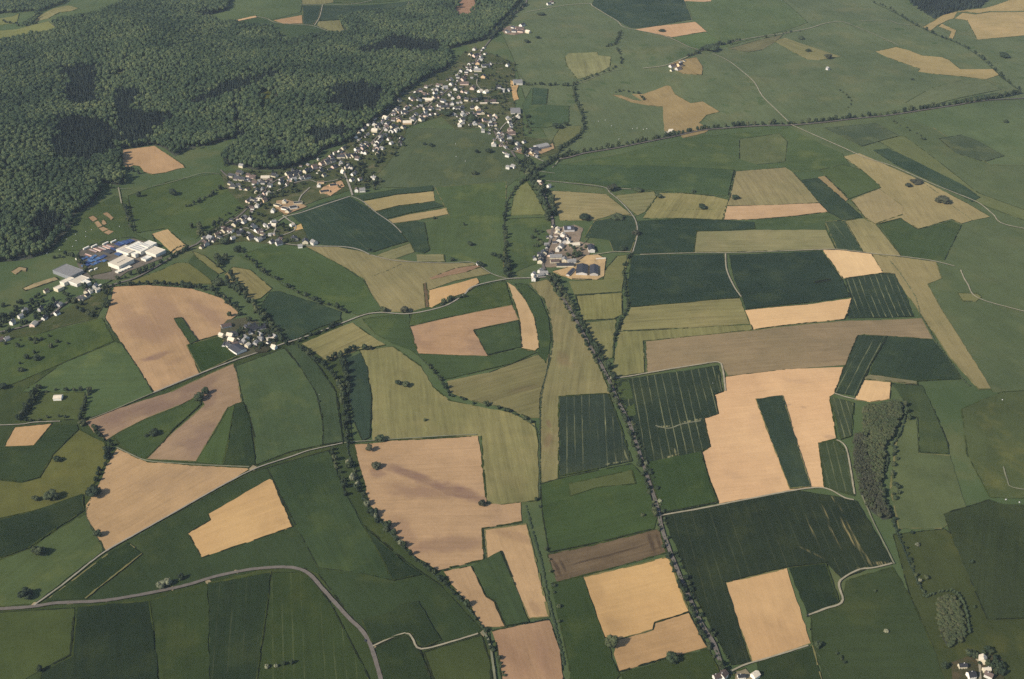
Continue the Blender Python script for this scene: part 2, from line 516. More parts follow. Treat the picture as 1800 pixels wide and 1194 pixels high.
# ------------------------------------------------------------------ fields (photo outlines laid on the terrain)
KIND = {
 'W': dict(name='crop_field', lab='dark green cereal crop field', col=(58, 78, 62), alt=(50, 70, 57), patch=(74, 90, 64), pa=.5, ps=.017, sw=7, sa=.3, gr=.12, lift=.85, tc=(140, 142, 104)),
 'G': dict(name='grass_field', lab='mid green grass field', col=(72, 94, 64), alt=(64, 86, 58), patch=(92, 106, 66), pa=.55, ps=.013, sw=9, sa=.28, gr=.12, lift=.3, tc=(120, 128, 88)),
 'P': dict(name='pasture_field', lab='pale green pasture field', col=(94, 114, 84), alt=(84, 106, 78), patch=(104, 116, 84), pa=.35, ps=.010, sw=12, sa=.18, gr=.12, lift=.2, tc=(120, 128, 88)),
 'O': dict(name='rough_meadow', lab='olive rough meadow', col=(98, 104, 66), alt=(82, 92, 60), patch=(112, 112, 72), pa=.4, ps=.013, sw=12, sa=.14, gr=.16, lift=.3, tc=(120, 128, 88)),
 'L': dict(name='light_meadow', lab='light olive meadow', col=(122, 126, 86), alt=(112, 120, 80), patch=(136, 134, 92), pa=.4, ps=.013, sw=9, sa=.25, gr=.14, lift=.25, tc=(150, 144, 104)),
 'M': dict(name='mown_meadow', lab='mown tan green hay meadow', col=(140, 135, 100), alt=(129, 127, 93), patch=(148, 139, 105), pa=.4, ps=.012, sw=7.5, sa=.6, gr=.13, lift=.2, tc=(112, 112, 76)),
 'T': dict(name='stubble_field', lab='tan stubble field', col=(160, 139, 104), alt=(150, 132, 98), patch=(138, 124, 94), pa=.4, ps=.012, sw=6, sa=.26, gr=.12, lift=.15, tc=(130, 116, 86)),
 'B': dict(name='bare_field', lab='bare pinkish brown soil field', col=(190, 155, 120), alt=(180, 146, 112), patch=(158, 130, 108), pa=.8, ps=.0075, sw=5, sa=.2, gr=.1, lift=.1, tc=(150, 124, 100)),
 'S': dict(name='sandy_field', lab='bare pale sandy soil field', col=(214, 178, 136), alt=(207, 170, 130), patch=(192, 158, 122), pa=.6, ps=.011, sw=5, sa=.15, gr=.07, lift=.1, tc=(190, 156, 120)),
 'D': dict(name='ploughed_field', lab='dark brown ploughed field', col=(112, 97, 78), alt=(102, 88, 70), patch=(88, 76, 64), pa=.5, ps=.02, sw=6, sa=.5, gr=.2, lift=.12, tc=(88, 78, 64)),
 'Y': dict(name='gravel_yard', lab='sandy gravel yard', col=(196, 166, 128), alt=(170, 150, 120), patch=(140, 128, 108), pa=.6, ps=.05, sw=5, sa=.1, gr=.25, lift=.15, tc=(150, 124, 100)),
 'V': dict(name='village_ground', lab='gardens and paved ground of the village', col=(76, 90, 66), alt=(86, 94, 70), patch=(126, 116, 96), pa=.5, ps=.035, sw=12, sa=.1, gr=.3, lift=.12, tc=(120, 128, 88)),
 'A': dict(name='paved_yard', lab='grey paved yard', col=(138, 130, 118), alt=(122, 118, 108), patch=(100, 98, 90), pa=.6, ps=.04, sw=5, sa=.1, gr=.25, lift=.18, tc=(120, 128, 88)),
}
F = []
def f(kind, pts, **o): F.append((kind, pts, o))
f('P', [(935,0),(1800,0),(1800,165),(1740,176),(1620,195),(1450,216),(1340,221),(1230,231),(1080,262),(985,278),(960,240),(925,180),(905,110),(880,55)], L=-1, col=(101,116,88), pa=.8, sa=.3, ps=.007, d=((1200,20),(1290,90)))
f('P', [(1400,222),(1800,168),(1800,690),(1745,690),(1600,500),(1540,390)], L=-1, col=(92,108,78), pa=.6, d=((1500,240),(1750,400)))
f('G', [(1570,940),(1660,930),(1800,1090),(1800,1194),(1690,1194),(1600,1050)], L=-1, col=(72,84,54), pa=.6)
f('G', [(640,330),(720,225),(860,230),(900,270),(915,310),(890,330),(880,400),(760,330)], L=-1, col=(86,102,78), pa=.5)
f('G', [(0,600),(600,560),(620,780),(860,1110),(880,1194),(0,1194)], L=-1, col=(64,82,54), pa=.6)
# far left clearings
f('M', [(62,38),(70,28),(95,15),(120,10),(138,15),(125,20),(105,22),(85,33)])
f('P', [(92,34),(105,24),(140,18),(165,10),(185,0),(232,0),(205,18),(180,29),(140,34),(108,39)])
f('L', [(0,52),(30,52),(55,45),(85,38),(105,55),(80,60),(50,67),(25,74),(0,80)])
f('L', [(0,38),(20,30),(34,24),(30,40),(0,46)])
f('O', [(200,130),(218,128),(215,140),(203,144)], L=3)
f('B', [(216,264),(240,261),(271,257),(283,265),(305,279),(322,290),(325,295),(310,298),(290,304),(268,307),(253,303),(245,293),(235,291),(222,296),(216,290)], pa=.3)
f('B', [(798,20),(802,10),(812,2),(826,0),(835,6),(838,14),(826,28),(812,33),(804,28)], col=(166,132,112), L=3, pa=.5)
f('O', [(455,165),(475,158),(482,180),(472,200),(458,190)], L=3)
# far fields behind the wood
f('P', [(362,28),(392,22),(402,14),(412,0),(530,0),(531,9),(528,22),(480,35),(452,29),(394,42),(388,36)])
f('G', [(394,44),(450,33),(470,36),(500,44),(560,47),(575,56),(598,64),(545,68),(493,76),(487,62),(450,50)], col=(76,98,76))
f('S', [(394,41),(450,28),(452,31),(396,43)], L=2)
f('M', [(529,0),(587,0),(586,5),(567,8),(531,8)])
f('G', [(587,0),(740,0),(700,2),(610,6),(586,5)], col=(80,100,76))
f('W', [(532,11),(564,11),(559,34),(550,44),(533,43)], col=(68,88,76))
f('W', [(569,11),(720,3),(714,20),(640,24),(597,35),(562,37),(565,20)], col=(68,88,76))
f('B', [(481,36),(531,27),(532,42),(500,42)], pa=.2)
f('M', [(560,38),(597,36),(603,50),(613,62),(598,62),(575,53),(557,46)])
# far right
f('W', [(1040,10),(1060,0),(1190,0),(1215,35),(1150,47),(1110,50),(1090,40)], col=(66,86,76), d=((1040,10),(1190,2)))
f('B', [(1117,52),(1150,47),(1195,42),(1222,39),(1242,56),(1215,60),(1180,66),(1155,60)], col=(204,166,132), pa=.3)
f('P', [(1182,67),(1240,57),(1255,65),(1280,82),(1235,88),(1210,82)], col=(94,118,82))
f('P', [(1195,0),(1330,0),(1420,40),(1345,64),(1283,80),(1243,56),(1218,36)], sa=.35, d=((1200,0),(1290,78)))
f('B', [(1195,0),(1245,0),(1250,3),(1240,4),(1200,2)], col=(200,166,134), L=3)
f('L', [(993,100),(1000,94),(1050,92),(1052,98),(1074,100),(1072,118),(1055,128),(1015,140),(1006,128),(996,115)], sa=.9, sw=13, d=((1020,95),(1030,135)), col=(138,137,102))
f('T', [(1076,167),(1091,168),(1113,176),(1132,179),(1111,166),(1131,166),(1172,151),(1178,152),(1186,166),(1214,182),(1235,179),(1265,197),(1242,203),(1229,217),(1248,228),(1239,234),(1201,243),(1191,231),(1168,231),(1165,188),(1141,186),(1108,180)], d=((1170,160),(1240,225)))
f('T', [(1178,114),(1196,106),(1224,101),(1235,118),(1234,132),(1200,130),(1188,124)], sa=.8, sw=9, d=((1196,108),(1234,130)))
f('L', [(965,262),(975,240),(985,225),(1010,222),(1022,222),(1020,235),(1005,245),(985,257)], col=(112,116,84))
f('W', [(937,155),(963,157),(960,184),(935,184)], col=(68,92,76))
f('G', [(918,186),(934,156),(937,155),(935,185),(1000,187),(1000,215),(960,225),(930,225)], col=(78,102,78))
f('M', [(1361,73),(1380,67),(1478,100),(1440,106),(1420,105)])
f('M', [(1280,86),(1345,68),(1376,62),(1363,74),(1340,88),(1315,92)], col=(120,118,92))
f('T', [(1539,91),(1575,83),(1600,90),(1620,98),(1655,101),(1668,106),(1688,122),(1748,122),(1757,132),(1733,140),(1700,136),(1640,130),(1614,126),(1617,121),(1590,112),(1562,102)], col=(172,152,112))
f('T', [(1622,48),(1660,25),(1700,18),(1730,15),(1760,6),(1800,0),(1800,17),(1740,20),(1720,24),(1700,21),(1682,22),(1676,33),(1668,35),(1648,45),(1635,55)], col=(176,154,114))
f('T', [(1678,33),(1692,23),(1715,26),(1740,22),(1800,19),(1800,57),(1740,68),(1718,70),(1710,55),(1700,36)], col=(184,160,120))
f('T', [(1655,42),(1681,54),(1675,69),(1668,66),(1672,56),(1650,47)], col=(176,154,114))
f('L', [(1591,182),(1640,155),(1690,142),(1733,142),(1760,158),(1700,170),(1665,178),(1615,195)], col=(106,118,90))
f('W', [(1672,181),(1755,164),(1762,168),(1690,184)], col=(74,94,76))
f('W', [(1450,226),(1540,218),(1580,240),(1515,258)], col=(84,100,80))
f('W', [(1650,245),(1690,238),(1720,250),(1765,275),(1730,285),(1680,270)], col=(82,98,78), pa=.7)
f('L', [(1530,240),(1590,240),(1720,340),(1800,400),(1800,420),(1700,350)], col=(104,114,80), pa=.7, L=0)
f('W', [(1535,265),(1560,262),(1620,290),(1690,325),(1723,348),(1708,356),(1680,340),(1600,303),(1570,288)], col=(62,84,70))
f('P', [(1580,205),(1800,170),(1800,290),(1740,290),(1640,225)], sa=.3, d=((1580,205),(1740,290)), L=0)
f('G', [(1100,270),(1230,240),(1385,225),(1480,270),(1500,300),(1290,300),(1275,345),(1080,330),(950,318),(990,290)], col=(82,104,74), L=0)
f('O', [(1300,245),(1370,235),(1384,250),(1380,285),(1330,290),(1300,280)], col=(100,112,80), pa=.7, L=1)
f('W', [(905,318),(940,300),(975,290),(1290,300),(1280,344),(1090,330),(990,318)], col=(74,98,72), L=1)
# middle right
f('L', [(898,379),(902,350),(912,330),(926,320),(945,347),(955,370),(962,378)], d=((926,320),(910,379)), sa=.4)
f('M', [(968,336),(1065,342),(1110,378),(1070,380),(1045,388),(985,388),(980,370)], col=(152,140,104))
f('M', [(1080,344),(1150,337),(1154,346),(1135,372),(1120,380),(1112,373),(1095,358)])
f('M', [(1138,371),(1160,340),(1200,340),(1255,346),(1280,352),(1272,387),(1200,384),(1130,384)], col=(146,138,98))
f('M', [(1293,302),(1380,295),(1395,305),(1440,357),(1360,361),(1277,362),(1284,345)], col=(146,136,102))
f('B', [(1276,363),(1440,358),(1455,373),(1400,380),(1330,386),(1270,387)], col=(198,164,130), pa=.25)
f('W', [(1408,318),(1438,314),(1515,383),(1482,388),(1455,373),(1441,358)], col=(62,82,68), d=((1420,318),(1490,385)))
f('T', [(1438,312),(1450,310),(1491,351),(1483,357)])
f('G', [(1451,310),(1440,300),(1480,290),(1515,300),(1549,330),(1493,350)], col=(84,104,72))
f('T', [(1482,276),(1510,270),(1560,292),(1640,327),(1700,358),(1741,382),(1710,388),(1690,394),(1672,386),(1615,403),(1583,384),(1540,395),(1520,384),(1496,352),(1550,330),(1515,300)], col=(162,146,108), d=((1515,275),(1600,400)))
f('T', [(1497,353),(1545,333),(1588,364),(1586,378),(1540,394),(1520,383)], col=(166,148,112), d=((1530,340),(1550,375)), L=2)
f('M', [(1486,389),(1518,385),(1540,396),(1583,450),(1560,453),(1517,443)], col=(150,140,102), d=((1500,388),(1545,450)))
f('W', [(1450,391),(1484,389),(1516,443),(1471,439)], col=(64,84,68), tr=.6, d=((1460,391),(1500,442)))
f('W', [(1120,390),(1200,385),(1270,388),(1325,391),(1327,403),(1224,407),(1219,445),(1111,447),(1119,415)], col=(58,79,66))
f('G', [(1329,387),(1400,381),(1455,375),(1500,386),(1450,391),(1452,404),(1328,404)], col=(74,96,70))
f('M', [(1224,408),(1327,405),(1452,405),(1469,439),(1340,442),(1220,444)], d=((1224,425),(1460,422)), sa=.45)
f('W', [(1110,450),(1272,448),(1277,475),(1290,505),(1300,523),(1210,533),(1108,540),(1103,500)], col=(54,74,63), d=((1110,490),(1290,485)))
f('W', [(1282,449),(1443,442),(1479,492),(1494,522),(1430,532),(1311,544),(1303,518),(1290,490)], col=(54,74,63), d=((1290,490),(1470,485)), pa=.5)
f('W', [(1430,496),(1458,492),(1460,495),(1432,500)], col=(40,56,50), L=4)
f('S', [(1446,440),(1475,440),(1532,447),(1552,480),(1482,490)], col=(226,190,144))
f('W', [(1485,492),(1552,482),(1573,483),(1592,520),(1606,557),(1490,560),(1497,525)], col=(56,74,62), tr=1.25, tw=11.5, d=((1530,485),(1560,560)))
f('S', [(1310,546),(1420,536),(1497,525),(1490,550),(1484,562),(1400,570),(1323,580)], col=(230,190,142), pa=.2)
f('T', [(1532,447),(1583,453),(1645,461),(1655,490),(1630,500),(1655,545),(1690,600),(1742,684),(1720,685),(1670,630),(1630,570),(1600,525),(1565,480),(1553,480)], col=(150,138,100), d=((1580,460),(1720,680)))
f('M', [(1110,541),(1300,525),(1318,570),(1210,577),(1090,582),(1095,565)], d=((1110,560),(1300,550)), col=(144,136,96))
f('M', [(1088,584),(1210,578),(1321,572),(1323,580),(1250,589),(1130,600),(1133,656),(1074,665),(1080,630)], col=(134,130,90), d=((1100,590),(1105,655)))
f('T', [(1135,601),(1323,582),(1485,565),(1620,560),(1640,596),(1520,588),(1506,592),(1486,642),(1280,661),(1265,636),(1138,657)], col=(150,132,104), d=((1140,630),(1500,600)), sa=.32)
f('L', [(1000,495),(1060,492),(1066,472),(1085,451),(1108,448),(1098,480),(1093,513),(1010,519)], col=(122,122,84))
f('M', [(1012,521),(1093,515),(1094,553),(1080,561),(1025,564)], col=(134,130,88), d=((1050,520),(1053,560)))
f('M', [(1028,568),(1083,562),(1079,600),(1077,630),(1060,632),(1040,595)], col=(130,128,88), d=((1050,570),(1060,630)))
f('W', [(1045,390),(1100,380),(1116,381),(1119,415),(1109,443),(1078,443),(1070,422),(1028,418),(1036,404)], col=(60,80,66), d=((1060,390),(1050,415)))
# middle
f('M', [(930,499),(970,490),(1000,530),(1030,592),(1055,650),(1072,692),(983,697),(982,735),(981,845),(951,848),(950,700),(962,650),(972,600),(968,560),(955,525)], col=(138,130,94), d=((990,560),(970,690)), pa=.6, sc=(124,106,84), st=[(962,742,966,750,5,.9),(965,765,962,785,6,.8),(985,620,995,640,12,.5)])
f('W', [(905,500),(925,500),(950,525),(964,560),(968,600),(960,640),(945,622),(948,612),(940,560),(925,530)], col=(68,90,62), L=0)
f('B', [(718,576),(800,557),(900,537),(912,563),(832,580),(857,626),(735,622),(722,600)], col=(186,150,118), sc=(156,124,102), st=[(730,600,770,618,12,.5)])
f('S', [(892,497),(905,505),(925,530),(940,560),(949,610),(940,618),(917,613),(915,570),(905,535)], col=(204,172,130), pa=.7, ps=.02)
f('T', [(538,434),(610,436),(650,448),(730,461),(790,464),(830,463),(862,482),(800,494),(755,510),(753,545),(720,550),(672,547),(655,520),(640,490),(600,466)], col=(146,136,100), sa=.45, d=((680,480),(740,545)))
f('B', [(755,490),(800,473),(838,467),(846,470),(820,479),(760,492)], col=(160,130,106), L=3, sa=.5, sw=9)
f('S', [(754,512),(790,503),(838,490),(842,498),(820,515),(790,525),(760,542),(754,540)], L=3, col=(206,168,122), pa=.5)
f('D', [(744,500),(749,498),(754,540),(748,542)], L=3)
f('M', [(660,450),(722,428),(728,444),(690,457)])
f('M', [(732,448),(780,448),(782,461),(733,461)])
f('W', [(513,380),(560,360),(612,346),(690,394),(705,411),(716,425),(655,444),(620,440),(590,434),(560,429),(540,420),(530,395)], col=(58,80,68), d=((612,350),(700,420)), tr=.25)
f('T', [(637,355),(700,343),(762,337),(764,354),(700,362),(657,373)], col=(174,154,112), d=((640,360),(760,345)))
f('W', [(625,345),(700,333),(760,327),(761,336),(700,342),(637,353)], col=(64,86,70))
f('W', [(661,374),(700,364),(764,356),(780,363),(720,375),(680,385)], col=(64,86,70))
f('T', [(682,387),(720,377),(785,366),(789,377),(730,388),(690,393)], col=(176,154,114), d=((690,390),(785,372)))
f('W', [(693,395),(730,390),(745,392),(755,440),(745,446),(730,443),(718,424),(707,410)], col=(62,84,68))
f('G', [(765,330),(890,320),(888,400),(885,470),(830,461),(757,440),(747,391),(790,380)], col=(82,104,72), L=0)
f('G', [(895,385),(968,382),(972,420),(950,460),(890,485),(888,410)], col=(78,100,70), L=0)
f('W', [(458,540),(475,515),(490,513),(560,535),(600,550),(598,563),(560,577),(515,600),(500,596),(480,565)], col=(60,82,66))
f('G', [(420,450),(480,430),(538,435),(600,468),(638,493),(655,522),(672,546),(630,555),(560,530),(500,505),(470,478)], col=(74,98,66))
f('M', [(395,482),(410,470),(440,475),(478,508),(458,525),(440,530),(425,512),(402,497)], col=(142,132,92))
f('L', [(338,442),(360,450),(395,478),(386,482),(355,466)], col=(124,122,84))
f('L', [(225,497),(280,477),(310,463),(330,463),(368,490),(374,500),(300,500)], col=(112,112,74))
f('W', [(331,462),(340,450),(384,484),(376,498)], col=(70,90,64))
f('M', [(268,412),(295,404),(330,434),(305,446)], col=(198,166,124), n='bare_field', sa=.1)
# left
f('B', [(200,505),(260,502),(335,508),(390,525),(422,552),(402,565),(388,588),(345,600),(328,607),(352,660),(272,692),(245,650),(215,605),(185,560),(195,530)], d=((250,510),(330,660)), pa=.5, sc=(142,116,102), st=[(258,632,292,622,11,.95),(225,565,285,590,34,.6),(340,530,385,570,20,.55),(262,520,322,590,30,.5),(300,640,320,630,10,.3),(215,540,235,560,18,.4)])
f('W', [(306,562),(320,560),(348,600),(335,607)], col=(66,88,60), L=3)
f('W', [(328,608),(388,592),(402,616),(415,628),(354,657)], col=(60,84,54))
f('G', [(40,690),(110,640),(205,602),(215,607),(245,652),(270,693),(200,721),(152,738),(150,690)], col=(80,104,70))
f('B', [(150,742),(200,722),(300,690),(410,640),(418,665),(425,710),(400,717),(390,735),(345,812),(258,808),(300,765),(335,735),(360,712),(352,694),(318,712),(255,737),(210,760),(186,775),(165,760)], col=(166,138,112), d=((160,745),(400,650)), sc=(128,106,94), st=[(170,745,330,700,22,.75),(330,690,380,665,16,.7),(360,720,372,690,10,.5)])
f('W', [(200,770),(255,739),(318,714),(350,697),(352,712),(330,733),(305,755),(285,780),(257,807),(235,800),(215,785)], col=(66,88,58))
f('G', [(400,720),(412,712),(402,770),(392,817),(345,812),(375,765)], col=(74,98,62))
f('W', [(413,712),(427,708),(440,740),(449,818),(393,817),(403,775)], col=(54,74,54))
f('G', [(414,645),(500,613),(530,650),(555,690),(567,740),(567,783),(510,795),(451,818),(448,770),(438,725),(428,706)], col=(78,100,70), d=((460,640),(500,790)))
f('W', [(502,612),(522,606),(560,645),(590,690),(603,778),(569,783),(568,735),(556,690),(528,646)], col=(70,90,66))
f('W', [(608,632),(633,622),(645,645),(653,700),(650,770),(637,776),(622,740),(613,690)], col=(58,80,66), d=((620,630),(640,770)))
f('M', [(632,617),(690,610),(740,645),(760,680),(790,705),(840,715),(900,727),(940,745),(946,780),(946,880),(880,888),(856,884),(846,767),(800,767),(655,776),(654,690),(642,640)], col=(138,132,92), d=((700,620),(712,770)), sa=.6, sw=9)
f('M', [(530,605),(600,575),(620,568),(650,590),(678,607),(630,616),(575,636)], col=(142,134,94), d=((540,608),(620,572)))
f('W', [(637,562),(720,551),(720,575),(735,623),(855,628),(917,615),(943,620),(900,640),(800,664),(780,668),(757,642),(720,615),(690,605),(660,588)], col=(68,90,62), L=0)
f('G', [(725,548),(800,530),(838,505),(888,495),(900,536),(800,556),(718,575)], col=(70,92,62))
f('M', [(786,671),(860,656),(940,626),(966,623),(960,660),(950,690),(948,735),(930,735),(890,718),(830,705),(792,690)], col=(126,120,86), d=((800,690),(940,650)), sc=(112,102,78), st=[(900,690,940,680,10,.6)])
f('W', [(833,582),(912,565),(917,611),(857,625)], col=(66,88,62))
f('B', [(622,782),(655,780),(700,775),(840,767),(846,800),(855,887),(915,884),(917,918),(847,930),(850,985),(770,1003),(725,975),(690,935),(650,890),(640,850),(626,800)], pa=.5, ps=.0068, seed=4.2, sc=(130,104,94), st=[(690,825,760,850,14,.9),(760,850,846,878,16,.95),(700,862,790,868,20,.6),(660,830,665,835,10,.5),(725,960,835,955,20,.55),(700,920,720,945,14,.4)])
f('B', [(852,932),(925,922),(940,980),(965,1085),(930,1088),(905,1030),(885,975),(857,985)], col=(198,162,122), d=((880,930),(945,1085)), pa=.6, sc=(158,126,100), st=[(880,935,930,950,12,.6),(935,1060,945,1075,8,.6)])
f('W', [(832,995),(880,970),(905,1030),(930,1095),(889,1102),(871,1060),(856,1050)], col=(64,86,58))
f('B', [(780,1005),(828,996),(854,1050),(869,1060),(887,1102),(850,1104),(830,1070),(795,1030)], col=(186,152,116))
f('B', [(865,1110),(965,1090),(985,1145),(998,1194),(895,1194),(872,1130)], col=(178,142,112), d=((900,1105),(950,1194)), sa=.3, sw=14, sc=(146,116,96), st=[(945,1120,965,1180,12,.5),(885,1130,920,1180,12,.45)])
f('W', [(984,699),(1069,694),(1090,750),(1110,812),(1050,825),(984,838)], col=(54,70,60), tr=.6, tw=12, sc=(146,144,104), st=[(1065,818,1100,812,2,.8),(1095,790,1105,812,1.8,.6),(1080,795,1083,815,1.4,.6),(1063,740,1064,748,1.6,.7)], d=((1010,700),(1012,835)))
f('G', [(951,852),(984,842),(1110,816),(1135,842),(1155,910),(1150,930),(965,972),(953,900)], col=(64,88,56))
f('O', [(1000,852),(1110,828),(1117,852),(1050,858),(1002,874)], col=(84,96,62), L=3)
f('D', [(962,976),(1145,933),(1158,931),(1172,972),(1025,1012),(980,1025)], d=((970,1000),(1160,950)), sa=.7, sw=10, sc=(66,57,52), st=[(972,985,985,1012,3,.8),(984,985,994,1006,2.5,.8),(992,997,1140,956,2.2,.75),(1140,938,1150,972,4,.7),(1154,940,1162,968,2.5,.6)])
f('G', [(968,1027),(1024,1014),(1085,1180),(1090,1187),(1010,1194),(1000,1170),(985,1100)], col=(60,82,52))
f('S', [(1026,1015),(1175,979),(1210,1075),(1150,1094),(1147,1107),(1085,1125),(1064,1120)], col=(212,172,120), d=((1030,1050),(1200,1010)), sc=(172,138,100), st=[(1040,1025,1055,1050,14,.5),(1070,1095,1090,1105,12,.5)])
f('B', [(1087,1126),(1148,1109),(1151,1096),(1210,1077),(1243,1138),(1180,1155),(1088,1182),(1079,1150)], col=(194,156,114), pa=.3, d=((1090,1150),(1230,1110)))
f('G', [(1092,1185),(1180,1158),(1245,1141),(1265,1185),(1268,1194),(1092,1194)], col=(62,80,50))
f('W', [(1165,909),(1300,882),(1400,864),(1485,877),(1506,882),(1540,940),(1568,990),(1520,1002),(1480,1018),(1452,990),(1384,998),(1274,1024),(1320,1166),(1285,1170),(1227,1060),(1192,970)], col=(48,62,48), tr=.13, tw=13, d=((1440,870),(1500,1000)), sc=(150,138,96), st=[(1478,915,1502,960,3.2,.85),(1488,920,1520,985,2.6,.8),(1505,960,1535,998,3,.7),(1455,925,1478,965,2.6,.6),(1420,915,1440,960,2.2,.5),(1540,992,1560,992,4,.8),(1510,1000,1530,1000,3.4,.6),(1400,960,1450,985,2,.3),(1460,870,1480,900,2.2,.4),(1440,880,1462,930,1.6,.45)])
f('S', [(1275,1026),(1383,1000),(1425,1132),(1322,1166)], col=(202,164,120))
f('W', [(1387,1000),(1451,992),(1474,1060),(1419,1081)], col=(44,61,46))
f('W', [(1080,670),(1262,644),(1270,690),(1256,694),(1262,729),(1237,737),(1248,787),(1233,795),(1248,850),(1262,885),(1162,905),(1132,812),(1105,740)], col=(52,68,56), tr=.9, tw=12.5, sc=(150,146,108), st=[(1155,752,1180,750,2.5,.8),(1195,745,1235,738,2,.7),(1165,808,1190,800,2.4,.8),(1182,790,1186,798,3,.6),(1262,650,1268,690,1.6,.6)], d=((1140,670),(1165,800)))
f('O', [(1078,673),(1105,668),(1118,730),(1106,738)], col=(74,92,60), L=3)
f('W', [(1135,815),(1210,800),(1232,796),(1247,850),(1261,884),(1163,903)], col=(60,84,54), L=3)
f('S', [(1275,663),(1380,650),(1482,646),(1466,693),(1458,698),(1470,772),(1438,779),(1449,857),(1430,856),(1390,862),(1265,886),(1250,850),(1234,796),(1249,787),(1238,737),(1263,729),(1257,695),(1272,690)], col=(218,178,136), d=((1280,690),(1460,670)), sc=(186,152,122), st=[(1375,668,1420,672,8,.5),(1384,713,1390,712,3,.9),(1410,717,1416,718,3,.9),(1452,768,1466,770,5,.9),(1325,740,1330,760,14,.25),(1278,830,1290,838,12,.35)])
f('W', [(1328,703),(1375,697),(1425,857),(1388,861)], col=(54,73,60), L=3)
f('W', [(1459,699),(1500,710),(1496,768),(1478,774)], col=(70,84,64), L=3, tr=1.2, tw=9, d=((1465,700),(1485,770)))
f('W', [(1439,781),(1470,776),(1490,800),(1502,873),(1451,858)], col=(64,80,58), tr=.5, tw=11, pa=.8, d=((1450,780),(1470,860)))
f('W', [(1508,591),(1560,592),(1528,645),(1505,697),(1467,691)], col=(58,76,62), tr=.9, tw=14, d=((1540,595),(1490,690)))
f('W', [(1562,592),(1638,598),(1680,650),(1688,667),(1610,671),(1530,658),(1532,646)], col=(58,78,62))
f('L', [(1530,660),(1612,672),(1612,677),(1516,667)], col=(130,124,96), L=3, pa=.8, ps=.05)
f('S', [(1516,669),(1566,673),(1564,702),(1530,707),(1502,703)], col=(222,184,138))
f('W', [(1568,676),(1620,679),(1640,720),(1665,780),(1668,799),(1616,796),(1613,735),(1590,732),(1588,705)], col=(66,84,60))
f('O', [(1590,735),(1611,740),(1614,798),(1670,802),(1700,900),(1655,930),(1580,930),(1565,860),(1575,780)], col=(92,106,72))
f('W', [(1658,905),(1740,880),(1760,887),(1800,892),(1800,1085),(1735,1090),(1705,1020),(1675,950)], col=(60,74,52))
f('G', [(1425,1075),(1476,1060),(1486,1022),(1568,998),(1600,1050),(1640,1140),(1690,1194),(1470,1194),(1428,1130)], col=(62,80,54), L=0)
f('G', [(1330,1166),(1428,1136),(1465,1194),(1360,1194)], col=(54,72,50))
f('G', [(1545,395),(1583,385),(1614,405),(1672,389),(1690,397),(1660,458),(1584,450)], col=(70,92,66))
f('M', [(1683,516),(1718,517),(1725,523),(1715,531),(1692,530)], col=(120,120,84), L=2)
f('G', [(1760,690),(1800,680),(1800,880),(1740,875),(1700,800),(1690,720)], col=(84,98,66), pa=.7, L=0)
# lower left
f('B', [(205,789),(230,801),(260,813),(340,819),(441,824),(400,850),(300,905),(186,971),(170,940),(151,910),(150,890),(175,850),(190,815)], col=(192,158,120), pa=.45)
f('G', [(82,1059),(190,974),(300,909),(450,829),(580,792),(610,870),(640,925),(710,985),(775,1030),(850,1112),(745,1140),(690,1120),(655,1134),(560,1010),(540,1001),(480,997),(300,1037),(180,1056)], col=(58,78,54), L=0)
f('W', [(470,824),(578,794),(608,872),(640,930),(735,1012),(690,1022),(640,1010),(560,1000),(520,925)], col=(60,82,56), L=1)
f('W', [(640,930),(700,982),(740,1012),(690,1022),(672,985)], col=(48,66,50), L=3)
f('W', [(82,1058),(190,976),(225,955),(250,975),(180,1030),(150,1054)], col=(50,70,48), L=2)
f('S', [(331,938),(370,915),(366,905),(474,843),(480,846),(515,927),(355,981)], col=(204,166,118), d=((340,950),(500,890)))
f('W', [(636,1092),(690,1076),(702,1065),(735,1058),(775,1126),(745,1139),(722,1113),(655,1132)], col=(50,68,48), L=2)
f('W', [(660,1141),(690,1126),(714,1120),(724,1130),(738,1146),(790,1194),(692,1194)], col=(52,70,48))
f('O', [(745,1148),(846,1118),(860,1160),(872,1194),(792,1194)], col=(74,88,54))
f('W', [(0,940),(60,900),(145,870),(147,900),(100,930),(50,965),(0,1015)], col=(48,66,50))
f('G', [(0,1018),(50,968),(100,933),(150,905),(181,970),(60,1062),(0,1075)], col=(82,102,66))
f('O', [(0,835),(40,850),(70,842),(95,800),(140,757),(185,780),(190,802),(170,845),(150,870),(60,898),(0,935)], col=(104,106,62))
f('W', [(0,790),(60,785),(95,748),(135,748),(138,756),(95,798),(70,840),(40,848),(0,833)], col=(58,78,54))
f('S', [(9,785),(26,752),(92,745),(60,783)], col=(196,160,118))
f('O', [(45,740),(70,690),(150,690),(140,738)], col=(84,98,62))
f('O', [(0,1085),(60,1074),(131,1070),(124,1152),(70,1180),(0,1194)], col=(74,90,54))
f('W', [(136,1068),(262,1058),(270,1110),(285,1194),(60,1194),(74,1182),(128,1156)], col=(46,63,47))
f('G', [(264,1057),(365,1028),(370,1194),(288,1194),(272,1110)], col=(58,77,50))
f('W', [(366,1027),(476,1007),(470,1060),(440,1194),(372,1194)], col=(48,66,48), tr=.16, tw=17, d=((430,1010),(415,1194)))
f('G', [(478,1007),(540,1008),(580,1060),(690,1194),(442,1194),(472,1060)], col=(56,75,48), tr=.28, tw=12, d=((560,1080),(572,1194)))
f('G', [(0,600),(60,590),(180,560),(200,600),(60,660),(0,720)], col=(74,96,62), L=0)
f('G', [(85,445),(115,415),(150,372),(200,345),(225,350),(235,410),(262,425),(170,430),(140,440)], col=(78,98,68), L=0)
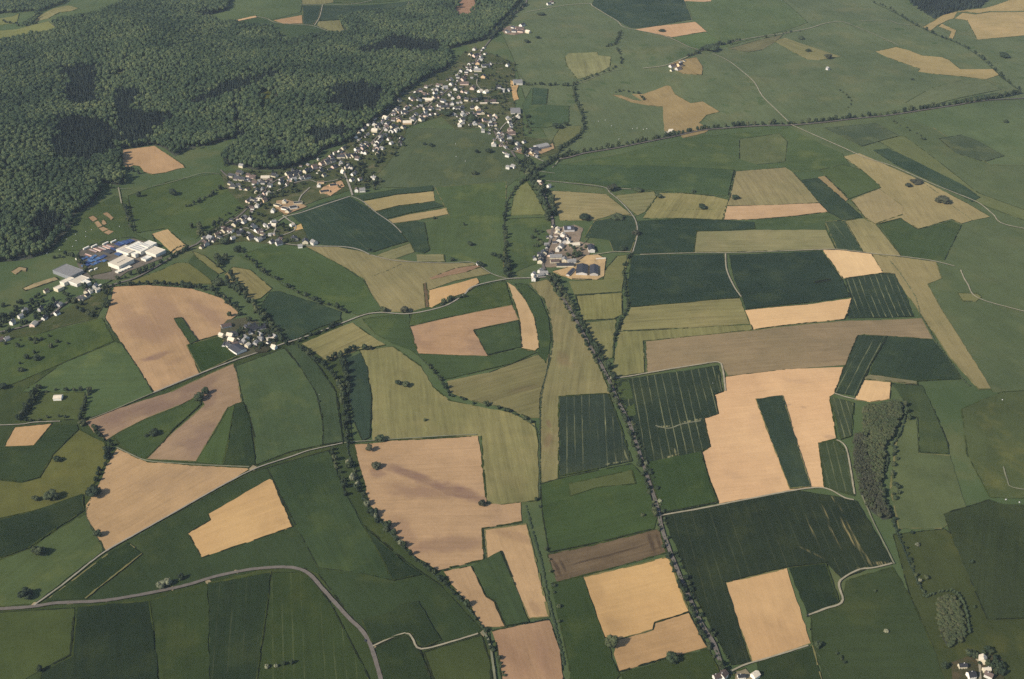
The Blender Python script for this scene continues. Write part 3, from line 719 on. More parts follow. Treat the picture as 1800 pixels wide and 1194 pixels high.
for q in ([(155,383),(164,380),(172,386),(163,391)], [(166,392),(173,389),(180,398),(172,401)], [(174,402),(182,399),(191,404),(181,408)], [(181,376),(188,374),(200,384),(196,388)], [(182,410),(192,405),(200,408),(190,414)], [(178,390),(183,387),(188,394),(182,398)]):
    f('B', q, L=2, col=(176,146,116), pa=.2)
f('G', [(225,345),(300,318),(385,305),(410,330),(440,360),(345,420),(290,402),(240,410)], col=(78,100,68), L=0)
for q in ([(54,1066),(60,1060),(68,1060),(66,1067)], [(409,1008),(413,1003),(421,1004),(418,1009)], [(361,1023),(368,1020),(372,1024),(364,1029)], [(298,1037),(303,1032),(309,1035),(304,1039)], [(650,1140),(655,1134),(662,1138),(656,1144)], [(445,818),(452,822),(447,828),(436,826)], [(844,1113),(850,1108),(856,1114),(850,1120)], [(118,1063),(124,1058),(129,1062)], [(186,1060),(190,1054),(196,1057)]):
    f('Y', q, L=2, col=(168,150,118))
# yards and village ground
f('V', [(352,434),(395,398),(430,365),(395,330),(388,302),(440,300),(480,303),(550,288),(600,262),(640,226),(690,190),(715,165),(760,136),(795,118),(815,92),(842,84),(868,96),(905,112),(905,190),(918,200),(920,240),(975,248),(985,268),(945,278),(900,268),(870,246),(855,224),(800,228),(775,205),(715,225),(706,256),(680,290),(640,330),(612,336),(560,352),(500,376),(470,388),(540,405),(545,430),(500,434),(430,424)], L=1)
f('Y', [(582,345),(562,338),(568,330),(585,322),(600,318),(606,328),(592,338)], L=3, col=(212,168,130))
f('Y', [(483,366),(486,354),(505,352),(520,356),(540,364),(505,378),(497,376)], L=3, col=(196,158,122))
f('Y', [(515,402),(530,394),(540,400),(532,404),(518,407)], L=3, col=(210,172,118))
f('Y', [(972,478),(985,484),(1005,491),(1050,492),(1062,486),(1065,456),(1050,448),(1030,450),(1000,470)], L=2, col=(206,172,128))
f('A', [(960,405),(1010,396),(1025,402),(1018,425),(1045,430),(1035,450),(990,470),(958,470),(950,450),(972,425)], L=1, col=(150,134,118))
f('A', [(388,600),(388,575),(400,563),(430,560),(470,572),(488,600),(480,612),(425,628),(415,625)], L=2, col=(98,96,78), pa=.9, ps=.07)
f('W', [(446,613),(462,605),(478,612),(470,620),(450,622)], L=4, col=(74,76,66))
f('A', [(140,440),(235,420),(272,430),(286,455),(225,478),(205,492),(150,490),(136,465)], L=1, col=(124,116,106))
f('O', [(172,462),(190,460),(196,478),(160,486),(150,478)], L=3, col=(96,100,72))
f('Y', [(40,508),(58,500),(98,488),(103,492),(80,500),(44,512)], L=2, col=(172,152,116))
f('Y', [(20,478),(34,470),(47,472),(46,478),(38,476),(28,483)], L=2, col=(180,152,116))
f('V', [(0,600),(60,575),(110,545),(165,520),(200,500),(170,560),(110,575),(60,590),(0,615)], L=1, col=(70,84,58))
f('V', [(1672,1165),(1700,1155),(1740,1150),(1762,1160),(1770,1194),(1680,1194)], L=1, col=(66,72,52))
f('Y', [(1290,1183),(1310,1176),(1322,1190),(1330,1194),(1290,1194)], L=2, col=(150,138,112))
f('Y', [(896,140),(912,150),(908,162),(912,175),(903,178),(899,160)], L=2, col=(206,166,120))
f('Y', [(975,262),(940,276),(905,268),(912,262),(935,268),(955,262),(972,252)], L=2, col=(196,160,124))
f('A', [(880,52),(895,46),(920,48),(928,58),(905,62),(888,60)], L=2, col=(150,132,118))

def photo_xy(x, y):
    z = float(H(x, y)); d = np.array((x, y, z - CAM_H))
    f_ = np.array((0, math.cos(PITCH), -math.sin(PITCH))); u_ = np.array((0, math.sin(PITCH), math.cos(PITCH)))
    k = 900 / math.tan(HFOV / 2) / d.dot(f_)
    return 900 + d[0] * k, 597 - d.dot(u_) * k

LMK = [(1015, 460, 'the farm hamlet'), (215, 455, 'the factory'), (435, 595, 'the lower farm'), (480, 330, 'the lower village'),
       (650, 250, 'the long village street'), (810, 165, 'the upper village'), (890, 235, 'the village crossroads'),
       (1550, 800, 'the narrow copse'), (1668, 1090, 'the round copse'), (1195, 115, 'the far farmyard'), (1715, 1175, 'the bottom corner houses'),
       (1300, 1188, 'the roadside cottage'), (1392, 221, 'the avenue crossing'), (250, 150, 'the big wood'), (540, 1010, 'the curved road'), (110, 700, 'the field chapel'),
       (75, 560, 'the garden houses'), (610, 770, 'the stream crossing'), (905, 50, 'the top farm'), (1640, 20, 'the far dark wood'), (1120, 830, 'the straight tree-lined road')]
def where(px, py):
    x, y, n = min(LMK, key=lambda l: (l[0] - px) ** 2 + ((l[1] - py) * 1.6) ** 2)
    dx, dy = px - x, (py - y) * 1.6
    if math.hypot(dx, dy) < 40: return 'at ' + n
    if abs(dx) > abs(dy) * 1.3: return ('right of ' if dx > 0 else 'left of ') + n
    return ('in front of ' if dy > 0 else 'beyond ') + n

MARG = [field_mat('verge_grass', Base=alb((56, 70, 46)), Alt=alb((66, 82, 52)), Patch=alb((92, 98, 62)), PatchAmt=.5, PatchScale=.05, Grain=.5),
        field_mat('verge_dry_grass', Base=alb((126, 122, 86)), Alt=alb((98, 104, 66)), Patch=alb((148, 136, 100)), PatchAmt=.6, PatchScale=.05, Grain=.5),
        field_mat('verge_dark', Base=alb((44, 56, 42)), Alt=alb((54, 64, 46)), Patch=alb((76, 84, 54)), PatchAmt=.4, PatchScale=.05, Grain=.5)]
rm = random.Random(77)
def margin(w, lift, kind):
    """uneven unploughed grass verge along the edges of a field"""
    if kind in 'VA': return
    verts, faces = [], []
    n = len(w)
    for i in range(n):
        a, b = w[i], w[(i + 1) % n]
        if rm.random() < .22: continue
        d = float(np.hypot(*(b - a)))
        if d < 8: continue
        k = max(2, int(d / 5)); t_ = (b - a) / d; nn = np.array((-t_[1], t_[0]))
        wd = rm.uniform(.5, 1.5); prev = None
        for j in range(k + 1):
            p = a + (b - a) * j / k
            hw = wd * rm.uniform(.35, 1.25)
            if rm.random() < .10: prev = None; continue
            c = p + nn * rm.uniform(-.35, .35)
            l, r = c + nn * hw, c - nn * hw
            z = float(H(*c)) + lift + .14
            verts += [(l[0], l[1], z), (r[0], r[1], z)]
            q = len(verts) - 2
            if prev is not None: faces.append((prev + 1, q + 1, q, prev))
            prev = q
    if not faces: return
    me = mesh('grass_verge', verts, faces, MARG[rm.choices((0, 1, 2), ((5, 2, 4) if kind in 'SBT' else (6, 1, 5)))[0]])
    ob = link('grass_verge', me)
    cx = float(w[:, 0].mean()); cy = float(w[:, 1].mean()); q = photo_xy(cx, cy)
    tag(ob, 'rough grass verge round a field ' + where(*q), None, None, 'stuff'); META.append((ob, q[0], q[1]))
def col3(c, k=1.0): return alb(tuple(v * k for v in c))
for i, (kind, pts, o) in enumerate(F):
    K = KIND[kind]
    w = wpts(pts)
    c0 = o.get('col', K['col']); PY = sum(p[1] for p in pts) / len(pts)
    ra = [b / max(a, 1) for a, b in zip(K['col'], K['alt'])]; rp = [b / max(a, 1) for a, b in zip(K['col'], K['patch'])]
    ca = tuple(a * r for a, r in zip(c0, ra)); cp = tuple(a * r for a, r in zip(c0, rp))
    if 'd' in o:
        dd = wpts(list(o['d'])); v = dd[1] - dd[0]
    else:
        e = [(w[(j + 1) % len(w)] - w[j]) for j in range(len(w))]
        v = max(e, key=lambda q: q[0] ** 2 + q[1] ** 2)
    ang = math.pi / 2 - math.atan2(v[1], v[0])           # brings the working direction onto +Y
    st = []
    for (x0, y0, x1, y1, wd, amt) in o.get('st', ()):
        q = wpts([(x0, y0), (x1, y1)])
        st.append((q[0][0], q[0][1], q[1][0], q[1][1], wd, amt))
    sc0 = o.get('sc', tuple(v * .80 for v in cp))
    m = field_mat(K['name'] + '_surface', stains=st, StainCol=alb(sc0, PY), Base=alb(c0, PY), Alt=alb(ca, PY), Patch=alb(cp, PY), PatchAmt=o.get('pa', K['pa']), PatchScale=o.get('ps', K['ps']),
                  Angle=ang, Seed=o.get('seed', 1.7 * i), StripeW=float(o.get('sw', K['sw'])), StripeAmt=o.get('sa', K['sa']) * 1.5, TramW=float(o.get('tw', 20)),
                  TramAmt=min(.8, o.get('tr', 0.0) * .72), TramCol=alb(K['tc'], PY), StainRow=1.0 if kind == 'W' else .2, Rows=o.get('rw', K['sa'] * (1.5 if kind in 'SBTW' else .9)), Grain=K['gr'] * (3.4 if kind in 'SB' else 2.6), Bump=.35)
    lay = o.get('L', 1 if kind not in 'W' else 1)
    lift = .46 + .35 * lay + (K['lift'] if kind in 'WG' else K['lift'] * .5) + .0004 * i
    ob = sheet(o.get('n', K['name']), [tuple(q) for q in w], lift, m, spacing=24, jitter=1.25 if kind in 'WGM' else .9, step=10.0)
    cx = sum(p[0] for p in pts) / len(pts); cy = sum(p[1] for p in pts) / len(pts)
    margin(w, lift, kind)
    tag(ob, f"{K['lab']} {where(cx, cy)}", None, None, 'structure')
    META.append((ob, cx, cy))
# ------------------------------------------------------------------ roads, lanes and tracks
def road(name, pts, w, m, lift=2.15, lab=None):
    w = w * (.56 if name != 'country_road' else .74)
    o = ribbon(name, pts, w, lift, MAT[m], label=lab)
    if o: META.append((o, sum(p[0] for p in pts) / len(pts), sum(p[1] for p in pts) / len(pts)))
AS = 'asphalt'
MAIN = [(345,431),(375,408),(400,393),(420,381),(436,366),(448,352),(458,342),(468,332),(480,322),(500,312),(530,305),(560,297),(590,285),(620,272),(640,262),(660,245),(680,222),(700,205),(725,195),(760,178),(780,165),(800,148),(815,135),(825,125),(835,110),(840,100),(850,86),(866,66),(882,47),(902,27),(925,5),(930,0)]
road('village_street', MAIN, 7, AS, lab='main asphalt street winding up through the village')
road('village_street', [(388,300),(405,314),(440,321),(466,322),(482,321)], 6, AS, lab='short side street at the low end of the village')
road('village_street', [(760,178),(790,188),(812,196),(828,201),(850,213),(865,226),(875,244),(886,258),(898,266)], 7, AS, lab='street running down from the upper village to the crossroads')
road('village_street', [(597,286),(607,310),(615,330),(620,346)], 8, 'lane', lab='wide pale side street from the village to the fields')
road('village_street', [(684,180),(700,168),(725,163),(760,150)], 5, 'lane', lab='narrow back lane along the forest edge')
road('village_street', [(620,258),(640,240),(665,222),(690,198),(704,186)], 5, 'lane', lab='back lane of houses just below the wood')
road('village_street', [(728,220),(740,204),(755,186),(764,178)], 5, 'lane', lab='short lane dropping from the main street to the meadow')
road('village_street', [(872,246),(880,228),(893,214),(905,206)], 5, 'lane', lab='short lane by the sandy church yard')
road('lane', [(352,432),(395,415),(430,402),(455,410),(480,398),(500,383),(530,375),(580,358),(617,346)], 6, 'lane', lab='pale lane below the lower village houses')
road('lane', [(445,352),(470,345),(495,333),(520,322),(545,318),(560,322),(590,318),(606,312)], 5, 'lane', lab='pale lane behind the new houses')
road('lane', [(545,331),(530,345),(525,356)], 5, 'lane', lab='short pale lane to the dark roofed new houses')
road('lane', [(470,428),(500,430),(540,434),(600,435),(630,440),(652,450)], 5, 'lane', lab='pale lane from the lower village past the dark crop')
road('track', [(652,450),(690,459),(730,462),(790,464),(830,463),(865,483),(890,491)], 3.5, 'lane', lab='narrow track along the tan stubble field')
road('track', [(617,346),(637,355),(660,374),(690,395),(706,411)], 4, 'lane', lab='straight farm track down the side of the dark crop')
road('lane', [(497,380),(510,390),(520,398),(515,408),(490,416),(482,410),(485,402),(475,400)], 5, 'lane', lab='looping lane round a small green')
road('country_road', [(898,266),(912,286),(928,305),(943,325),(957,345),(966,368),(972,395),(968,420),(960,445),(954,462),(958,478),(966,488),(986,520),(1010,560),(1035,606),(1056,642),(1071,672),(1086,706),(1106,746),(1121,790),(1138,840),(1156,896),(1163,930),(1181,980),(1206,1040),(1231,1095),(1261,1150),(1290,1194)], 7, AS, lab='straight country road lined with trees past the farm hamlet')
road('country_road', [(983,281),(1000,278),(1030,270),(1080,262),(1130,252),(1180,242),(1230,231),(1280,226),(1340,222),(1392,221),(1450,216),(1500,210),(1560,204),(1620,195),(1680,186),(1740,177),(1800,165)], 6.5, AS, lab='avenue road lined with a row of small trees')
road('country_road', [(0,1078),(40,1070),(100,1062),(180,1058),(260,1045),(330,1030),(380,1015),(440,1003),(490,999),(522,1001),(545,1012),(570,1040),(610,1085),(650,1133),(690,1194)], 6.6, AS, lab='wide grey road bending through the dark crops')
road('country_road', [(345,431),(320,442),(290,461),(240,489),(205,500),(170,512),(120,532),(60,570),(0,602)], 6.5, AS, lab='road leaving the lower village past the factory')
road('lane', [(270,692),(350,659),(415,634),(460,619),(500,605),(520,599),(560,585),(600,570),(640,555),(670,551),(720,553),(780,540),(815,520),(832,505),(890,492),(935,490),(966,488)], 5.5, 'lane', lab='narrow lane linking the lower farm with the hamlet')
road('track', [(270,692),(200,722),(152,741)], 3.5, 'faint', lab='faint track along the top of the brown field')
road('track', [(60,1066),(110,1030),(180,975),(240,940),(320,895),(400,850),(450,825),(510,805),(545,793),(605,780)], 4, 'lane', lab='long straight farm track beside the sandy field')
road('track', [(605,780),(640,777),(700,773),(780,768),(842,765)], 4, 'faint', lab='grass track above the patchy brown field')
road('track', [(205,788),(230,800),(262,812),(340,818),(445,823)], 4, 'faint', lab='curved grass track between two bare fields')
road('track', [(655,1138),(690,1122),(715,1115),(725,1124),(740,1143),(800,1128),(848,1113)], 4, 'gravel', lab='winding gravel track off the grey road')
road('track', [(848,1113),(862,1140),(880,1194)], 5, 'faint', lab='track running off beside the stream')
road('track', [(985,279),(978,288),(970,297)], 3.5, 'lane', lab='short track at the near end of the avenue')
road('lane', [(928,300),(945,302),(975,306)], 3, 'lane', lab='short spur at the stream bend')
road('track', [(960,319),(1000,323),(1060,330),(1072,340),(1090,355),(1108,375),(1118,392),(1120,415),(1112,445)], 4, 'lane', lab='pale track curving from the road to the field junction')
road('track', [(1072,332),(1112,334)], 4, 'gravel', lab='short gravel track beneath the bushy trees')
road('track', [(1112,445),(1080,444),(1040,450)], 4, 'gravel', lab='gravel track from the barns to the field junction')
road('track', [(1125,449),(1220,446),(1275,446),(1340,444),(1446,440),(1475,440),(1532,447),(1583,452),(1640,460),(1680,470)], 4, 'gravel', lab='pale gravel track along the top of the crop fields')
road('track', [(1275,447),(1277,475),(1290,505),(1304,525)], 5, 'gravel', lab='gravel track between the two dark crop fields')
road('track', [(1688,476),(1700,500),(1730,530),(1800,573)], 4, 'gravel', lab='pale gravel track bending through the eastern pasture')
road('track', [(1763,822),(1770,845),(1785,860),(1800,870)], 3.4, 'faint', lab='short curved gravel track at the pasture edge')
road('track', [(1392,221),(1430,238),(1480,260),(1520,278),(1565,292),(1600,307),(1640,325),(1680,341),(1720,358),(1745,378),(1770,397),(1800,416)], 4.5, 'gravel', lab='long gravel track running down from the avenue')
road('track', [(1252,95),(1280,108),(1305,127),(1325,145),(1340,170),(1365,195),(1392,221)], 4.5, 'gravel', lab='gravel track from the far farmyard to the avenue')
road('lane', [(1130,121),(1165,117),(1185,110),(1210,100),(1233,90),(1260,82),(1300,72),(1345,64),(1376,60),(1395,56),(1425,50),(1450,42),(1470,39),(1482,39)], 5.5, 'gravel', lab='pale lane past the far farmyard')
road('track', [(1482,39),(1510,50),(1545,65),(1580,81)], 3, 'gravel', lab='faint track to the far tan field')
road('track', [(1510,38),(1560,37),(1580,43),(1615,46)], 4, 'gravel', lab='short pale track in the far pasture')
road('lane', [(925,22),(980,12),(1033,7),(1042,12),(1065,26),(1085,38),(1095,48),(1115,53),(1150,60),(1183,70),(1210,83),(1233,90)], 5, 'gravel', lab='pale lane round the far dark crop')
road('track', [(1008,150),(1030,143),(1050,134),(1070,127),(1092,123)], 3, 'faint', lab='grass track along the far hedge')
road('track', [(450,30),(470,34),(485,41),(520,44),(548,46),(575,55),(600,63)], 5, 'gravel', lab='pale track in the clearing behind the wood')
road('track', [(553,45),(562,30),(567,9)], 5, 'gravel', lab='pale track joining two tracks behind the wood')
road('track', [(528,9),(567,9),(640,5),(735,0)], 4, 'gravel', lab='pale track along the far top fields')
road('track', [(719,4),(712,20)], 4, 'faint', lab='short track into the far wood')
road('track', [(208,330),(211,345),(214,360)], 4, 'gravel', lab='short bright track at the forest edge meadow')
road('track', [(205,333),(230,333)], 3, 'faint', lab='faint track along the forest foot')
road('track', [(268,329),(300,322),(330,313),(360,305),(388,308)], 3, 'faint', lab='thin path across the meadow to the lower village')
road('track', [(1072,667),(1100,664),(1140,657),(1180,650),(1230,642),(1262,638),(1270,650),(1275,690)], 5, 'gravel', lab='bare strip round the top of the lined crop')
road('track', [(1152,750),(1175,755),(1200,747),(1235,741)], 4, 'faint', lab='broken bare strip inside the lined crop')
road('track', [(1160,908),(1230,896),(1300,882),(1400,863),(1450,860),(1485,877),(1506,881)], 4.5, 'gravel', lab='pale track below the big sandy field')
road('track', [(1470,775),(1482,782),(1490,800),(1502,872)], 4, 'gravel', lab='bare strip beside the narrow copse')
road('track', [(1466,693),(1488,700),(1508,704)], 4, 'gravel', lab='bare strip above the narrow copse')
road('track', [(1568,992),(1535,1000),(1510,1003),(1482,1018),(1474,1030),(1480,1060),(1450,1072),(1415,1085)], 4.5, 'gravel', lab='crooked pale track round a dark crop')
road('track', [(1284,1182),(1310,1170),(1345,1160),(1425,1135)], 4, 'gravel', lab='pale track from the roadside cottage')
road('track', [(1515,873),(1535,920),(1560,970),(1572,995)], 3.5, 'faint', lab='faint track along the crop below the copse')
road('track', [(0,750),(30,748),(60,744),(110,742)], 3.5, 'lane', lab='pale path in front of the field chapel')
road('lane', [(840,135),(838,148),(845,158),(852,160)], 4, 'lane', lab='white lane to the round roofed house')
road('lane', [(862,113),(890,113)], 4, 'lane', lab='short lane past the white byre')
road('lane', [(860,159),(895,156)], 4, 'lane', lab='short lane to the big grey shed')
road('track', [(1720,1194),(1722,1175),(1715,1160)], 5, 'gravel', lab='drive between the bottom corner houses')
road('lane', [(900,266),(925,272),(958,286)], 5, 'lane', lab='lane along the eastern farm yard')
road('track', [(835,226),(860,223)], 3, 'lane', lab='short pale path at the village meadow')
# ------------------------------------------------------------------ tree shapes (unit radius 1, unit height 1)
def crown_mesh(name, seed, kind='round', leaves=420):
    rng = random.Random(seed)
    bm = bmesh.new()
    blobs = []
    if kind == 'round':
        blobs.append((Vector((0, 0, .56)), .60, .30))
        n = rng.randint(9, 12)
        for i in range(n):
            a = i * 2.4 + rng.uniform(-.4, .4); z = rng.uniform(.32, .84)
            e = math.sqrt(max(.05, 1 - ((z - .52) / .46) ** 2))
            r = rng.uniform(.42, .72) * e
            s = rng.uniform(.30, .46)
            blobs.append((Vector((math.cos(a) * r, math.sin(a) * r, z)), s, s * .52))
    elif kind == 'tall':
        for i in range(8):
            z = .2 + i * .105; e = math.sin(min(1, .25 + i / 9.0) * math.pi * .92)
            a = rng.uniform(0, 6.28); r = .30 * e
            blobs.append((Vector((math.cos(a) * r, math.sin(a) * r, z)), .42 + .38 * e, .14))
    elif kind == 'bush':
        for i in range(7):
            a = i * 1.3 + rng.uniform(-.3, .3); r = rng.uniform(.2, .6)
            s = rng.uniform(.36, .52)
            blobs.append((Vector((math.cos(a) * r, math.sin(a) * r, rng.uniform(.3, .66))), s, s * .7))
    elif kind == 'dome':
        blobs.append((Vector((0, 0, .62)), .74, .30))
        for i in range(9):
            a = i * 2.4 + rng.uniform(-.4, .4); r = .25 + .42 * (i / 9) + rng.uniform(-.08, .08)
            s = rng.uniform(.34, .50)
            blobs.append((Vector((math.cos(a) * r, math.sin(a) * r, .76 - .24 * r * r + rng.uniform(-.05, .05))), s, s * .42))
    elif kind == 'conifer':
        for i in range(7):
            t = i / 6
            blobs.append((Vector((rng.uniform(-.06, .06), rng.uniform(-.06, .06), .16 + t * .76)), .82 * (1 - t) ** .8 + .12, .11))
    for (c, sx, sz) in blobs:
        m = Matrix.Translation(c) @ Matrix.Rotation(rng.uniform(0, 6), 4, 'Z') @ Matrix.Diagonal((sx, sx, sz, 1))
        r = bmesh.ops.create_icosphere(bm, subdivisions=2, radius=1.0, matrix=m)
        for v in r['verts']:
            d = v.co - c
            k = 1 + .30 * mnoise.noise(v.co * 3.7 + Vector((seed, 0, 0))) + rng.uniform(-.09, .09)
            v.co = c + d * k
    for i in range(leaves):                     # loose leaf sprays standing out of the crown
        c, sx, sz = rng.choice(blobs)
        d = Vector((rng.gauss(0, 1), rng.gauss(0, 1), rng.gauss(0.25, 1))).normalized()
        p = c + Vector((d.x * sx, d.y * sx, d.z * sz)) * rng.uniform(.95, 1.22)
        s = rng.uniform(.05, .12)
        u = Vector((rng.gauss(0, 1), rng.gauss(0, 1), rng.gauss(0, 1))).normalized()
        w = u.cross(d)
        if w.length < .1: continue
        w.normalize()
        q = [p + u * s, p + w * s * .8, p - u * s, p - w * s * .8]
        vs_ = [bm.verts.new((x.x, x.y, x.z if True else 0)) for x in q]
        bm.faces.new(vs_)
    for v in bm.verts:
        v.co.z = max(.02, v.co.z)
    me = bpy.data.meshes.new(name)
    bm.to_mesh(me); bm.free()
    return me

def trunk_mesh(seed):
    rng = random.Random(seed)
    bm = bmesh.new()
    def limb(a, b, ra, rb, n=6):
        a = Vector(a); b = Vector(b)
        d = (b - a); q = d.to_track_quat('Z', 'Y').to_matrix()
        ring = []
        for (p, r) in ((a, ra), (b, rb)):
            ring.append([bm.verts.new(p + q @ Vector((math.cos(i * 6.283 / n) * r, math.sin(i * 6.283 / n) * r, 0))) for i in range(n)])
        for i in range(n):
            bm.faces.new((ring[0][i], ring[0][(i + 1) % n], ring[1][(i + 1) % n], ring[1][i]))
    limb((0, 0, -.04), (0, 0, .34), .09, .065)
    for k in range(4):
        a = k * 1.6 + rng.uniform(-.3, .3)
        limb((0, 0, .2 + .04 * k), (math.cos(a) * .5, math.sin(a) * .5, .55 + .06 * k), .045, .015, 5)
    limb((0, 0, .34), (rng.uniform(-.1, .1), 0, .8), .06, .015, 5)
    me = bpy.data.meshes.new('trunk'); bm.to_mesh(me); bm.free()
    me.materials.append(MAT['bark'])
    return me

VAR = {'round': [crown_mesh('crown', 10 + i, 'round') for i in range(5)],
       'tall': [crown_mesh('crown', 30 + i, 'tall', 260) for i in range(2)],
       'bush': [crown_mesh('crown', 50 + i, 'bush', 260) for i in range(3)],
       'conifer': [crown_mesh('crown', 70 + i, 'conifer', 160) for i in range(3)]}
for m in VAR['round'] + VAR['tall'] + VAR['bush']: m.materials.append(MAT['leaf'])
for m in VAR['conifer']: m.materials.append(MAT['conifer'])
VAR['wood'] = [crown_mesh('crown', 90 + i, 'dome', 150) for i in range(5)]
VAR['palebush'] = [m.copy() for m in VAR['bush']]
VAR['copse'] = [m.copy() for m in VAR['wood'][:3]]
VAR['brown'] = [m.copy() for m in VAR['round'][3:]]
for k, mt in (('wood', 'forest'), ('palebush', 'pale'), ('copse', 'copse'), ('brown', 'dead')):
    for m in VAR[k]: m.materials.clear(); m.materials.append(MAT[mt])
TRUNKS = [trunk_mesh(1), trunk_mesh(2)]

def tree(name, x, y, h, r, sp, label, group, cat='tree'):
    z = float(H(x, y))
    t = bpy.data.objects.new(name, None); COL.objects.link(t)
    t.empty_display_size = .2
    t.location = (x, y, z); t.rotation_euler = (0, 0, random.uniform(0, 6.28)); t.scale = (r, r, h)
    tag(t, label, cat, group)
    c = link('crown', random.choice(VAR[sp]), t)
    if sp not in ('bush', 'palebush'):
        link('trunk', random.choice(TRUNKS), t)
    return t

TREES = []        # (name, x, y, h, r, species, label, group)
def row(name, desc, pts, sp, h, r, side=2.0, species=('round',), off=0.0, gap=0.0):
    line = resample(world_line(pts), 1.0)
    i = 0.0
    while i < len(line) - 1:
        k = int(i); a = line[max(k - 1, 0)]; b = line[min(k + 1, len(line) - 1)]
        t = (b - a) / max(1e-6, np.hypot(*(b - a))); n = np.array((-t[1], t[0]))
        if random.random() >= gap:
            p = line[k] + n * (off + random.uniform(-side, side))
            rr = random.uniform(*r) * random.choice((.68, .9, 1.0, 1.2) if name != 'avenue_tree' else (.9, 1, 1.1)) * (1.02 if name != 'avenue_tree' else 1.0)
            TREES.append((name, p[0], p[1], random.uniform(*h) * .98 * (.8 + .4 * (rr - r[0]) / max(.1, r[1] - r[0])) , rr, random.choice(species), desc))
        i += sp * random.uniform(.45, 1.7)

AV = [(990,280),(1000,278),(1030,270),(1080,262),(1130,252),(1180,242),(1230,231),(1280,226),(1340,222),(1392,221),(1450,216),(1500,210),(1560,204),(1620,195),(1680,186),(1740,177),(1796,166)]
row('avenue_tree', 'small round tree in the avenue row', AV, 13.5, (10, 13.5), (4.2, 5.8), 1.0, ('round',), off=7)
ROAD = [(966,488),(986,520),(1010,560),(1035,606),(1056,642),(1071,672),(1086,706),(1106,746),(1121,790),(1138,840),(1156,896),(1163,930),(1181,980),(1206,1040),(1231,1095),(1261,1150),(1288,1192)]
row('roadside_tree', 'leafy tree on the far verge of the straight road', ROAD, 8.2, (6.0, 10.5), (2.3, 4.3), 1.8, ('round', 'round', 'tall'), off=-5, gap=.14)
row('roadside_tree', 'low bush on the near verge of the straight road', ROAD[3:], 9, (3, 7), (1.7, 4.0), 2.6, ('bush', 'round', 'palebush', 'bush'), off=5.5, gap=.25)
row('roadside_tree', 'leafy tree on the near verge above the farm meadows', ROAD[:6], 8, (8, 12), (3.4, 5.4), 2, ('round',), off=6)
row('roadside_tree', 'tall dark tree along the road north of the hamlet', [(912,286),(928,305),(943,325),(957,345),(966,368),(972,392)], 13, (13, 19), (5, 8), 5, ('round', 'tall'), off=-9)
row('roadside_tree', 'pale green tree along the road north of the hamlet', [(915,290),(930,308),(945,328),(960,350),(970,385)], 17, (12, 17), (5, 7.5), 4, ('round',), off=9)
ST = [(525,612),(550,630),(578,652),(597,680),(606,715),(609,750),(611,790),(618,815),(630,850),(645,890),(680,930),(710,965),(745,995),(775,1020),(805,1050),(835,1085),(850,1105)]
row('stream_tree', 'dark hedgerow tree along the stream above the crossing', ST[:7], 9, (7, 13), (3, 5.4), 3, ('round', 'round', 'bush'))
row('stream_tree', 'tree along the stream beside the patchy brown field', ST[7:12], 11, (7, 13), (3.2, 6), 5, ('round', 'bush', 'palebush'), off=-1)
row('stream_tree', 'hedgerow tree low on the stream below the patchy field', ST[11:], 12, (5, 11), (2.4, 4.6), 3, ('round', 'bush', 'bush'))
row('stream_tree', 'dark tree in the short second row by the stream', [(600,630),(606,650),(612,680),(614,700)], 9, (8, 13), (3.4, 5.2), 3)
row('stream_tree', 'dark tree inside the narrow crop by the stream', [(585,792),(592,820),(603,850),(608,878)], 11, (7, 11), (3, 5), 2)
row('stream_tree', 'bush along the stream at the bottom edge', [(853,1110),(865,1140),(880,1170),(893,1194)], 9, (4, 8), (2.4, 4), 2.5, ('bush', 'round'))
row('hedgerow_tree', 'tree in the hedge by the green meadow of the lower village', [(420,438),(440,458),(465,482),(487,492),(520,514),(558,531),(590,541),(612,552)], 13, (6, 12), (3, 5.5), 3, ('round', 'bush'), gap=.2)
row('hedgerow_tree', 'tree beside the dark crop near the lower farm', [(395,495),(420,515),(450,545),(475,575),(497,595),(508,606)], 9, (8, 14), (3.5, 6), 6, ('round', 'bush'))
row('hedgerow_tree', 'shrub in the hedge beneath the dark crop near the farm', [(512,606),(540,594),(570,582),(597,570)], 9, (5, 8), (3, 4.5), 3, ('round', 'bush'))
row('hedgerow_tree', 'tree in the curved hedge around the big brown field', [(210,503),(260,500),(300,502),(340,506),(375,513),(402,535),(420,548)], 10, (6, 11), (3, 5.5), 4, ('round', 'bush'))
row('hedgerow_tree', 'tree in the belt below the white factory', [(208,492),(235,484),(260,474),(285,463),(310,450),(335,438)], 8.5, (7, 11), (3, 5), 4)
row('hedgerow_tree', 'tree in the clump at the low end of the village', [(345,400),(355,415),(370,410),(385,400),(395,392)], 7, (9, 15), (4, 6.5), 12)
row('hedgerow_tree', 'tree in the hedge up to the bright meadow track', [(218,365),(224,380),(228,398),(238,410)], 9, (7, 12), (3, 4.6), 2.5)
row('hedgerow_tree', 'tree in the straggling hedge below the village meadow', [(330,365),(350,355),(372,345),(390,330)], 10, (6, 10), (3, 4.6), 5, ('round', 'bush'))
row('hedgerow_tree', 'shrub in the thin hedge across the village meadow', [(375,392),(400,378),(425,366)], 14, (4, 8), (2.4, 4), 3, ('bush', 'round'))
row('hedgerow_tree', 'tree in the winding hedge of the middle valley', [(922,318),(905,335),(892,355),(888,380),(886,405),(890,425),(888,450),(890,475)], 10, (6, 11), (2.8, 4.6), 2.5, ('round', 'bush'), gap=.15)
row('hedgerow_tree', 'tree in the grey green clump west of the hamlet', [(880,450),(888,465),(893,482),(900,488)], 8, (8, 14), (4, 6), 6)
